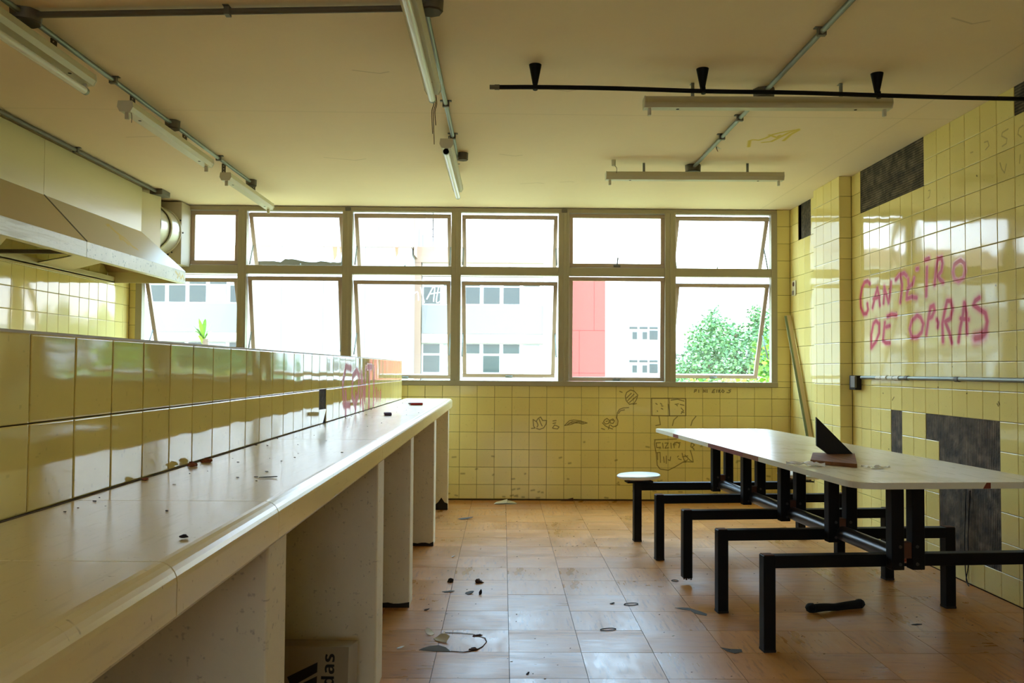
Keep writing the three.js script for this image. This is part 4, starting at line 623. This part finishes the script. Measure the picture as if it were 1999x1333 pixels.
// ---------------------------------------------------------------- litter on the floor
{
  const F = 0.0004, lay = (n, g, m, l, c, x, d, turn, grp) => { const o = solo(n, g, m, l, c, grp); o.position.set(x, F, -d); o.rotation.y = turn; return o; };
  const white = std({ color: 0xf8f7f2, roughness: 0.8 }), dark = std({ color: 0x2a201a, roughness: 0.9 }), brown = std({ color: 0x4a2f20, roughness: 0.9 }), gry = std({ color: 0x57534c, roughness: 0.85 }), cream = std({ color: 0xd9cfae, roughness: 0.5 });
  const pg = thing('folded_paper', 'white folded paper sheet on the floor under the windows', 'paper', 0.025, F, -7.19, 0.12);
  mk('leaf', hull([[[-0.1, 0.006, 0.04], [0.01, 0.014, 0.045], [0.03, 0.03, -0.06], [-0.07, 0.003, -0.07]], [[0.01, 0.01, 0.035], [0.1, 0.004, 0.02], [0.085, 0.006, -0.055], [0.03, 0.019, -0.06]], [[-0.1, 0.001, 0.03], [0.1, 0.001, 0.02], [0.085, 0.001, -0.055], [-0.07, 0.001, -0.07]]]), white, pg); mk('underleaf', bx(-0.08, 0.09, 0, 0.001, -0.05, 0.045), std({ color: 0xc8c2b4, roughness: 0.8 }), pg);
  // dark sock-like rag under the table
  const sk = new THREE.CatmullRomCurve3([V(-0.13, 0.018, 0.03), V(-0.07, 0.022, 0.02), V(0.0, 0.018, 0.0), V(0.06, 0.02, -0.02), V(0.13, 0.02, -0.045)]), sg = new THREE.TubeGeometry(sk, 24, 0.021, 12, false), sp = sg.attributes.position;
  for (let i = 0; i < sp.count; i++) { const ring = Math.floor(i / 13) / 24, c = sk.getPoint(ring), k = 0.82 + 0.3 * Math.abs(ring - 0.45); sp.setXYZ(i, c.x + (sp.getX(i) - c.x) * k, Math.max(0.0005, c.y + (sp.getY(i) - c.y) * k), c.z + (sp.getZ(i) - c.z) * k); } sg.computeVertexNormals();
  const rag = thing('rolled_rag', 'black rolled rag lying on the floor under the table', 'rag', 1.58, F, -4.045, 0.0); const M_rag = std({ color: 0x0a090a, roughness: 0.95 });
  mk('roll', sg, M_rag, rag); mk('end', lump(0.026, 0.022, 0.026, 0.08).translate(-0.13, 0.022, 0.03), M_rag, rag); mk('end', lump(0.024, 0.022, 0.024, 0.08).translate(0.13, 0.022, -0.045), M_rag, rag);
  // broken vinyl: a torn tile corner left of centre with lifted pieces
  const torn = solo('torn_vinyl', prism([[-0.33, 3.465], [-0.27, 3.45], [-0.2, 3.447], [-0.225, 3.5], [-0.255, 3.525], [-0.29, 3.515], [-0.315, 3.49]].map(([x, d]) => [x, d]), 0.0012).rotateX(-Math.PI / 2), std({ color: 0x59503f, roughness: 0.9 }), 'dark bare patch where a floor tile is torn away', 'torn vinyl'); torn.position.y = 0.0004;
  const rim = thing('torn_vinyl', 'jagged dark edge of broken floor tile right of the bare patch', 'torn vinyl', 0, F, 0); const line = [[-0.2, 3.45], [-0.15, 3.44], [-0.1, 3.465], [-0.075, 3.51], [-0.06, 3.57], [-0.068, 3.62], [-0.12, 3.67], [-0.17, 3.685], [-0.24, 3.69]]; for (let i = 0; i + 1 < line.length; i++) mk('edge_piece', bar([line[i][0], 0.0012, -line[i][1]], [line[i + 1][0], 0.0012, -line[i + 1][1]], rr(0.002, 0.005), 0.0018), i % 3 ? brown : dark, rim);
  lay('tile_chip', scrap(0.055, 0.085, 0.022, 0.004), cream, 'larger cream chip of wall tile beside the torn floor patch', 'chip', -0.245, 3.585, 0.9); lay('tile_chip', scrap(0.045, 0.04, 0.02, 0.003), white, 'white curled chip behind the torn floor patch', 'chip', -0.305, 3.67, 2.2);
  lay('vinyl_chip', lump(0.018, 0.009, 0.014, 0.35, 1), brown, 'dark red chip at the right end of the torn patch', 'chip', -0.108, 3.475, 0); lay('vinyl_chip', lump(0.02, 0.005, 0.012, 0.35, 1), brown, 'flat brown chip on the torn tile rim', 'chip', -0.1, 3.655, 0.6);
  lay('rubble', lump(0.016, 0.016, 0.014, 0.35, 1), dark, 'small dark lump left of the pair in mid aisle', 'rubble', -0.27, 4.56, 0); lay('rubble', lump(0.024, 0.018, 0.018, 0.35, 1), brown, 'larger brown lump of the pair in mid aisle', 'rubble', -0.118, 4.55, 0.4);
  lay('scrap', scrap(0.06, 0.05, 0.012), gry, 'grey scrap in front of the larger brown lump', 'scrap', -0.16, 4.33, 0.3); lay('scrap', scrap(0.025, 0.022, 0.028), dark, 'dark upright scrap in front of the larger brown lump', 'scrap', -0.105, 4.31, 1.2); lay('scrap', scrap(0.07, 0.03, 0.004), gry, 'flat grey scrap in front of the small dark lump', 'scrap', -0.27, 4.36, 0.1);
  lay('scrap', scrap(0.13, 0.07, 0.016), gry, 'grey folded scrap near the far counter end', 'scrap', -0.275, 6.45, 0.2); lay('paper_bit', scrap(0.03, 0.03, 0.012), white, 'small white paper bit in the aisle', 'paper', -0.29, 5.16, 0); lay('paper_bit', scrap(0.04, 0.02, 0.008), white, 'white chip beside the near counter support', 'paper', -0.405, 3.49, 0.4); lay('vinyl_chip', scrap(0.03, 0.02, 0.006, 0.003), brown, 'brown chip at the foot of the third support', 'chip', -0.35, 4.03, 0.2);
  const ringScrap = (l, x, d, t, a, b) => { const o = []; for (let k = 0; k <= 12; k++) { const q = k / 12 * Math.PI * 2; o.push([Math.cos(q) * a, 0.002, Math.sin(q) * b]); } const m = solo('glue_ring', tube(o, 0.0018, 5, 30), dark, l, 'mark', 'looped dark shreds on the aisle floor'); m.position.set(x, F, -d); m.rotation.y = t; };
  ringScrap('looped dark shred nearer the table legs', 0.625, 4.14, 0.3, 0.036, 0.02); ringScrap('looped dark shred closer to the viewer in the aisle', 0.465, 3.74, 0.25, 0.036, 0.016); ringScrap('small round loop beside the fourth table leg', 0.93, 4.6, 0.2, 0.018, 0.018);
  const ps = (n, pts, l, m) => { const o = solo(n, prism(pts, 0.001).rotateX(-Math.PI / 2), m, l, 'torn vinyl'); o.position.y = 0.0004; };
  ps('torn_vinyl', [[0.825, 4.085], [0.85, 4.06], [0.89, 4.04], [0.9, 3.99], [0.945, 3.955], [0.955, 3.985], [0.93, 4.03], [0.89, 4.085], [0.86, 4.09]], 'grey torn patch of floor behind the fourth table leg', gry); ps('torn_vinyl', [[0.895, 3.51], [0.93, 3.49], [0.975, 3.485], [0.97, 3.455], [0.935, 3.435], [0.91, 3.46]], 'small dark torn patch beside the nearest table leg', std({ color: 0x463d30, roughness: 0.9 }));
  lay('scrap', scrap(0.06, 0.02, 0.003), dark, 'thin dark sliver on the floor right of the rag', 'scrap', 1.86, 3.83, 0.1); lay('scrap', scrap(0.03, 0.02, 0.006), dark, 'short dark sliver in the aisle by the looped shred', 'scrap', 0.536, 4.15, 0.5); lay('scrap', scrap(0.028, 0.012, 0.006), dark, 'dark sliver lying nearest the viewer in the aisle', 'scrap', 0.1, 3.2, 1.0);
  const brk = thing('broken_tile', 'broken tile triangle leaning at the foot of window wall', 'tile', 0.56, F, -DW + 0.02, 0); mk('shard', prism([[-0.06, 0], [0.05, 0], [0.05, 0.028]], 0.007), M_rust, brk);
  const im = new THREE.InstancedMesh(lump(1, 0.5, 1, 0.35, 0), std({ color: 0xffffff, roughness: 0.95 }), 420), M = new THREE.Matrix4(), C = new THREE.Color();
  for (let k = 0; k < 420; k++) { const s = rr(0.0007, 0.003), d = 2.9 + 4.4 * Math.pow(rnd(), 0.8); M.makeScale(s * rr(1, 2.6), s * 0.8, s).setPosition(rr(-0.42, 2.3), F + s * 0.3, -d); im.setMatrixAt(k, M); im.setColorAt(k, C.set(rnd() < 0.22 ? 0xd8d0bc : rnd() < 0.5 ? 0x2a2018 : 0x4a3524)); }
  im.name = 'floor_grit'; im.userData = { kind: 'stuff', label: 'light and dark grit scattered over the vinyl floor', category: 'grit' }; scene.add(shade(im));
}

// ---------------------------------------------------------------- outside
const GY = -3.4;
{
  const ground = solo('yard', bx(-80, 80, GY - 0.3, GY, -130, 60), std({ map: rep(T_worn, 40, 40), color: 0x8c8a68, roughness: 0.95 }), 'dull green yard outside below the windows', 'ground'); ground.userData.kind = 'stuff';
  // own building: storey below, roof and facade above the windows
  struct('trim_2', 'outer shell of this building around the room', merge([bx(XL - 0.4, XR + 0.4, CE + 0.2, CE + 0.5, -DW - 0.18, BACK + 0.4), bx(XL - 0.4, XR + 0.4, GY, -0.2, -DW - 0.1, BACK + 0.4)]), std({ color: 0xd5cdb8, roughness: 0.9 }), 'building shell');
}
const M_fac = std({ color: 0xb4ada0, roughness: 0.9 }), M_spand = std({ color: 0x726e6b, roughness: 0.85 }), M_pale = std({ color: 0x94908f, roughness: 0.9 }), M_para = std({ color: 0x937561, roughness: 0.9 }), M_winf = std({ color: 0xc0c0be, roughness: 0.6 }), M_pane = std({ color: 0x2c3634, roughness: 0.12 }), M_blind = std({ color: 0x80807a, roughness: 0.8 }), M_redw = std({ color: 0x94443b, roughness: 0.9 }), M_seam = std({ color: 0x6a6c6a, roughness: 0.9 });
let officeBlock;
{ // long block across the yard
  const b = officeBlock = thing('office_block', 'long block across the yard with grey spandrels and blank pale stair tower', 'building', 0, 0, -45);
  mk('wall', bx(-34, 2.86, GY, 6.7, -14, -0.25), M_fac, b);
  mk('parapet', bx(-34.1, 2.95, 6.7, 7.53, -14, 0.12), M_para, b);
  for (const [a, c] of [[-34, -13.2], [-4.3, 2.3]]) {
    mk('spandrel', bx(a, c, 2.95, 4.46, -0.25, 0.02), M_spand, b); mk('spandrel', bx(a, c, -0.9, 0.85, -0.25, 0.02), M_spand, b);
    for (const y of [2.46, 6.0]) mk('beam', bx(a, c, y, y + (y > 5 ? 0.7 : 0.48), -0.25, 0.0), M_fac, b);
    mk('window_band', bx(a, c, 4.46, 5.98, -0.24, -0.16), M_winf, b); mk('window_band', bx(a, c, 0.85, 2.46, -0.24, -0.16), M_winf, b);
  }
  mk('pier', bx(-4.75, -4.35, GY, 6.7, -0.25, 0.1), M_para, b); mk('pier', bx(2.1, 2.9, GY, 6.7, -0.25, 0.06), M_winf, b);
  const pane = (x, w, y0, y1, m) => mk('pane', bx(x, x + w, y0, y1, -0.17, -0.12), m, b);
  for (const [first, n] of [[-4.22, 6], [-20.9, 7]]) for (let k = 0; k < n; k++) {
    const x = first + k * 1.055 * (first < -10 ? 1.02 : 1), w = 0.86; pane(x, w, 4.55, 5.42, (k * 7) % 3 === 0 ? M_pane : k % 2 ? M_blind : M_pane); pane(x, w, 5.5, 5.72, k % 3 ? M_pane : M_blind);
    pane(x, w, 1.92, 2.4, k % 4 === 1 ? M_blind : M_pane); pane(x, w, 0.93, 1.8, k % 3 ? M_blind : M_pane);
  }
}
{ // blank stair block projecting from it
  const b = new THREE.Group(); b.position.z = 2; b.name = 'stair_block'; officeBlock.add(b);
  mk('wall', bx(-12.9, -4.68, GY, 7.22, -2, 0), M_pale, b); mk('coping', bx(-13, -4.64, 7.22, 7.27, -2, 0.03), M_para, b);
  mk('upper_wall', bx(-12.9, -4.6, 7.3, 12.5, -7, -0.4), M_pale, b);
  mk('side_return', bx(-4.6, -4.56, 6.9, 9.0, -6.6, -0.5), M_para, b); for (const z of [-3.2, -5.4]) mk('side_opening', bx(-4.56, -4.54, 7.0, 8.6, z - 0.8, z + 0.7), M_seam, b);
  for (const x of [-11.2, -9.1, -7.0]) { mk('panel_joint', bx(x, x + 0.03, GY, 7.22, 0, 0.01), M_seam, b); mk('panel_joint', bx(x + 0.6, x + 0.63, 7.3, 12.5, -0.4, -0.39), M_seam, b); }
  const rs = std({ color: 0x94583c, roughness: 0.95 }); for (const [x, w, h] of [[-8.65, 0.22, 0.7], [-5.5, 0.16, 0.5], [-8.3, 0.1, 0.4]]) mk('rust_stain', prism([[0, 0], [w * 0.4, -h], [w, -h * 0.6], [w * 1.1, 0]], 0.008).translate(x, 7.2, 0), rs, b);
  const a = thing('aerial', 'thin aerial mast on the roof behind the stair block', 'aerial', -3.84, 7.53, -46); mk('mast', rod([0, 0, 0], [0, 2.6, 0], 0.03, 6), M_ink, a); for (const y of [0.7, 1.1, 1.6, 2.0]) mk('element', rod([-0.12, y, 0], [0.12, y, 0], 0.02, 5), M_ink, a);
}
{ // red end wall
  const b = thing('red_wall_block', 'terracotta red blank end wall right of the long building', 'building', 0, 0, -46);
  mk('wall', bx(2.87, 5.52, GY, 6.08, -12, 0), M_redw, b); const s = std({ color: 0x7e3630, roughness: 0.9 });
  for (const y of [3.2, 0.9]) mk('panel_joint', bx(2.87, 5.52, y, y + 0.03, 0, 0.006), s, b); for (const x of [4.1, 4.9]) mk('panel_joint', bx(x, x + 0.03, x > 4.5 ? 3.2 : GY, x > 4.5 ? 6.08 : 3.2, 0, 0.006), s, b);
}
{ // white building beyond
  const b = thing('white_block', 'bright white building with small three-pane windows beyond the red wall', 'building', 0, 0, -80);
  mk('wall', bx(8.6, 22, GY, 8.6, -10, 0), std({ color: 0xc4c4c2, roughness: 0.9 }), b);
  for (const y of [3.93, 0.8]) for (let k = 0; k < 3; k++) { const x = 11.85 + k * 0.95; mk('window', bx(x, x + 0.78, y, y + 0.86, 0, 0.05), k === 2 ? M_pane : M_blind, b); mk('pane', bx(x + 0.3, x + 0.72, y + 0.05, y + 0.7, 0.05, 0.07), M_pane, b); mk('top_light', bx(x, x + 0.78, y + 1.0, y + 1.2, 0, 0.05), M_pane, b); }
  const c = thing('low_block', 'low pale buildings showing behind the tree', 'building', 0, 0, -95); mk('wall', bx(16, 60, GY, 4.1, -8, 0), std({ color: 0xa4a4a2, roughness: 0.9 }), c); mk('roof_edge', bx(15.8, 60, 4.1, 4.35, -8, 0.2), std({ color: 0x6a706e, roughness: 0.9 }), c);
  mk('wall', bx(26, 60, 4.35, 5.6, -8, -2), std({ color: 0xb0aea8, roughness: 0.9 }), c);
  const l = thing('left_block', 'pale building far out at the left', 'building', 0, 0, -60); mk('wall', bx(-70, -36, GY, 6, -10, 0), M_fac, l); mk('roof_edge', bx(-70, -35.6, 6, 6.5, -10, 0.2), M_para, l);
}
// --- trees and shrubs: trunk, limbs and thousands of leaves
const leafG = (() => { const g = new THREE.BufferGeometry(); g.setAttribute('position', new THREE.Float32BufferAttribute([0, 0, 0, 0.32, 0.08, 0.5, 0, 0, 1, -0.32, 0.08, 0.5], 3)); g.setAttribute('uv', new THREE.Float32BufferAttribute([0, 0, 1, 0, 1, 1, 0, 1], 2)); g.setIndex([0, 1, 2, 0, 2, 3]); g.computeVertexNormals(); return g; })();
const M_leaf = std({ color: 0xffffff, roughness: 0.85, side: THREE.DoubleSide }), M_bark = std({ color: 0x5f4c3a, roughness: 0.95 });
function foliage(parent, balls, n, size, cols) { // balls: [x, y, z, rx, ry, rz]
  const im = new THREE.InstancedMesh(leafG, M_leaf, n), M = new THREE.Matrix4(), q = new THREE.Quaternion(), c = new THREE.Color(), e = new THREE.Euler();
  const vol = balls.map((b) => Math.pow(b[3] * b[4] * b[5], 0.7)), tot = vol.reduce((a, b) => a + b, 0);
  for (let i = 0; i < n; i++) {
    let t = rnd() * tot, k = 0; while (k < balls.length - 1 && (t -= vol[k]) > 0) k++;
    const b = balls[k], th = rnd() * 6.283, u = rr(-1, 1), w = Math.sqrt(1 - u * u), r = Math.pow(rnd(), 0.35) * (1 + 0.16 * rr(-1, 1));
    e.set(rnd() * 6.28, rnd() * 6.28, rnd() * 6.28); q.setFromEuler(e); const s = size * rr(0.6, 1.4);
    M.compose(V(b[0] + w * Math.cos(th) * b[3] * r, b[1] + u * b[4] * r, b[2] + w * Math.sin(th) * b[5] * r), q, V(s, s, s)); im.setMatrixAt(i, M);
    im.setColorAt(i, c.set(cols[Math.floor(rnd() * cols.length)]).multiplyScalar(rr(0.8, 1.15)));
  }
  im.name = 'foliage'; im.userData.kind = 'stuff'; parent.add(shade(im)); return im;
}
const GREEN = [0x3a5e30, 0x4a7238, 0x5d8446, 0x2f5028], LIME = [0x6f9420, 0x577f1c, 0x86a42a, 0x446a18];
function tree(label, x, d, base, balls, n, size, cols, limbs) {
  const t = thing('tree', label, 'tree', x, GY, -d);
  mk('trunk', tube([[0.08, 0.03, 0], [0.08, base * 0.5, 0], [0.0, base, 0.05]], 0.22, 8), M_bark, t);
  for (const l of limbs) mk('limb', tube([[0, base * 0.8, 0], [l[0] * 0.5, (base + l[1]) / 2 + 0.2, l[2] * 0.5], l], 0.09, 6), M_bark, t);
  foliage(t, balls, n, size, cols); return t;
}
tree('spreading green tree seen through the rightmost window', 8.1, 30, 3.9, [[-0.9, 4.6, 0, 1.3, 0.8, 1.3], [0.6, 5.2, 0.2, 1.5, 0.9, 1.3], [-0.5, 5.6, -0.4, 1.0, 0.8, 1.0], [1.2, 5.8, 0, 0.8, 0.75, 0.9], [-0.7, 6.3, 0, 0.35, 0.5, 0.4], [0.9, 6.4, 0, 0.4, 0.45, 0.4], [-1.7, 4.3, 0, 0.8, 0.5, 0.8], [1.7, 4.8, 0, 0.8, 0.7, 0.8], [-1.2, 5.3, 0.3, 0.6, 0.5, 0.6], [0, 4.3, 0.6, 1.1, 0.5, 0.8]], 9500, 0.125, [0x4a6e3c, 0x5a8048, 0x6d9256, 0x3c6034], [[-1.2, 4.8, 0], [1.0, 5.2, 0.2], [0.2, 5.8, -0.3], [1.6, 4.9, 0]]);
tree('dense tree outside, right of the view', 15, 24, 4.4, [[0, 6, 0, 3.4, 2.2, 3], [-2.4, 5.2, 0, 2, 1.6, 2], [2.5, 5.5, 0, 2.2, 1.8, 2.2]], 6500, 0.24, GREEN, [[-2, 5.4, 0], [2, 5.6, 0]]);
tree('yellowish tree outside beside the building, far right', 9.2, 15, 3.4, [[0, 4.6, 0, 2.0, 1.3, 1.8], [1.8, 4.9, 0.5, 1.8, 1.4, 1.6]], 5000, 0.19, LIME, [[1, 4.8, 0.3]]);
tree('dark tree standing far left across the yard', -30, 40, 5, [[0, 7, 0, 4.2, 2.6, 3], [3.2, 6, 0, 2.6, 1.8, 2.2], [-4, 6.4, 0, 3, 2, 2.5]], 5000, 0.36, GREEN, [[-2, 6.6, 0], [2, 6.4, 0]]);
function shrub(name, label, x, d, balls, n, size, cols) { const t = thing(name, label, 'shrub', x, GY, -d); mk('stem', tube([[0, 0, 0], [0.05, 1.6, 0], [0, 3, 0]], 0.08, 7), M_bark, t); foliage(t, balls, n, size, cols); return t; }
shrub('hedge', 'bright yellow green hedge just below the rightmost window', 3.7, 14, [[-0.9, 3.85, 0, 0.8, 0.5, 0.7], [0, 3.9, 0.1, 0.9, 0.5, 0.7], [0.9, 3.88, 0, 0.8, 0.52, 0.7], [1.9, 3.95, 0, 0.9, 0.6, 0.7], [3.2, 4.0, 0, 1.0, 0.6, 0.7], [0.3, 3.2, 0, 1.6, 0.8, 0.8], [2.6, 3.1, 0, 1.6, 0.8, 0.8]], 4600, 0.1, LIME);
shrub('tall_shrub', 'bright green tall shrub at the right edge of the windows', 5.25, 16, [[0, 4.6, 0, 0.55, 0.75, 0.5], [0.5, 4.2, 0, 0.7, 0.8, 0.6], [0.2, 5.1, 0, 0.4, 0.4, 0.4]], 1800, 0.12, LIME);
shrub('low_bush', 'yellowish bush in front of the spreading tree', 7.2, 26, [[0, 4.0, 0, 0.9, 0.4, 0.6], [1.2, 4.05, 0, 0.6, 0.45, 0.6], [-1.2, 3.9, 0, 0.7, 0.35, 0.6]], 1600, 0.12, [0x92923f, 0x788838, 0xa08e42]);
{ // palm-like plant rising above the low wall at left
  const t = thing('palm', 'small palm top rising in front of the far left windows', 'palm', -10.5, GY, -30);
  mk('trunk', tube([[0.13, 0.02, 0], [0.13, 2.6, 0], [0.05, 5.5, 0]], 0.1, 8), M_bark, t);
  const pm = LIME.concat([0x4f8a2a]).map((c) => new THREE.MeshPhysicalMaterial({ color: c, roughness: 0.7, transmission: 0.3, thickness: 0, side: THREE.DoubleSide }));
  for (let k = 0; k < 16; k++) { const a = rr(0, 6.283), l = rr(0.45, 0.85), up = rr(0.2, 1.15), p = []; const side = V(-Math.sin(a), 0, Math.cos(a)); for (let i = 0; i <= 4; i++) { const f = i / 4, c = V(Math.cos(a) * l * f * 0.6 - 0.02, 5.3 + up * f - 0.5 * f * f * rr(0.6, 0.8) + (k % 3) * 0.12, Math.sin(a) * l * f * 0.6), w = 0.065 * Math.sin(Math.PI * (0.15 + 0.85 * f)) + 0.004; p.push([c.clone().addScaledVector(side, w), c.clone().addScaledVector(side, -w)]); } const faces = []; for (let i = 0; i < 4; i++) faces.push([p[i][0].toArray(), p[i][1].toArray(), p[i + 1][1].toArray(), p[i + 1][0].toArray()]); mk('frond', hull(faces), pm[k % pm.length], t); }
}
solo('overhead_line', tube([[6.9, 1.7, -34], [12, 1.66, -34], [26, 1.8, -34]], 0.02, 5), M_ink, 'thin dark overhead line crossing in front of the tree', 'wire');

renderer.render(scene, camera);
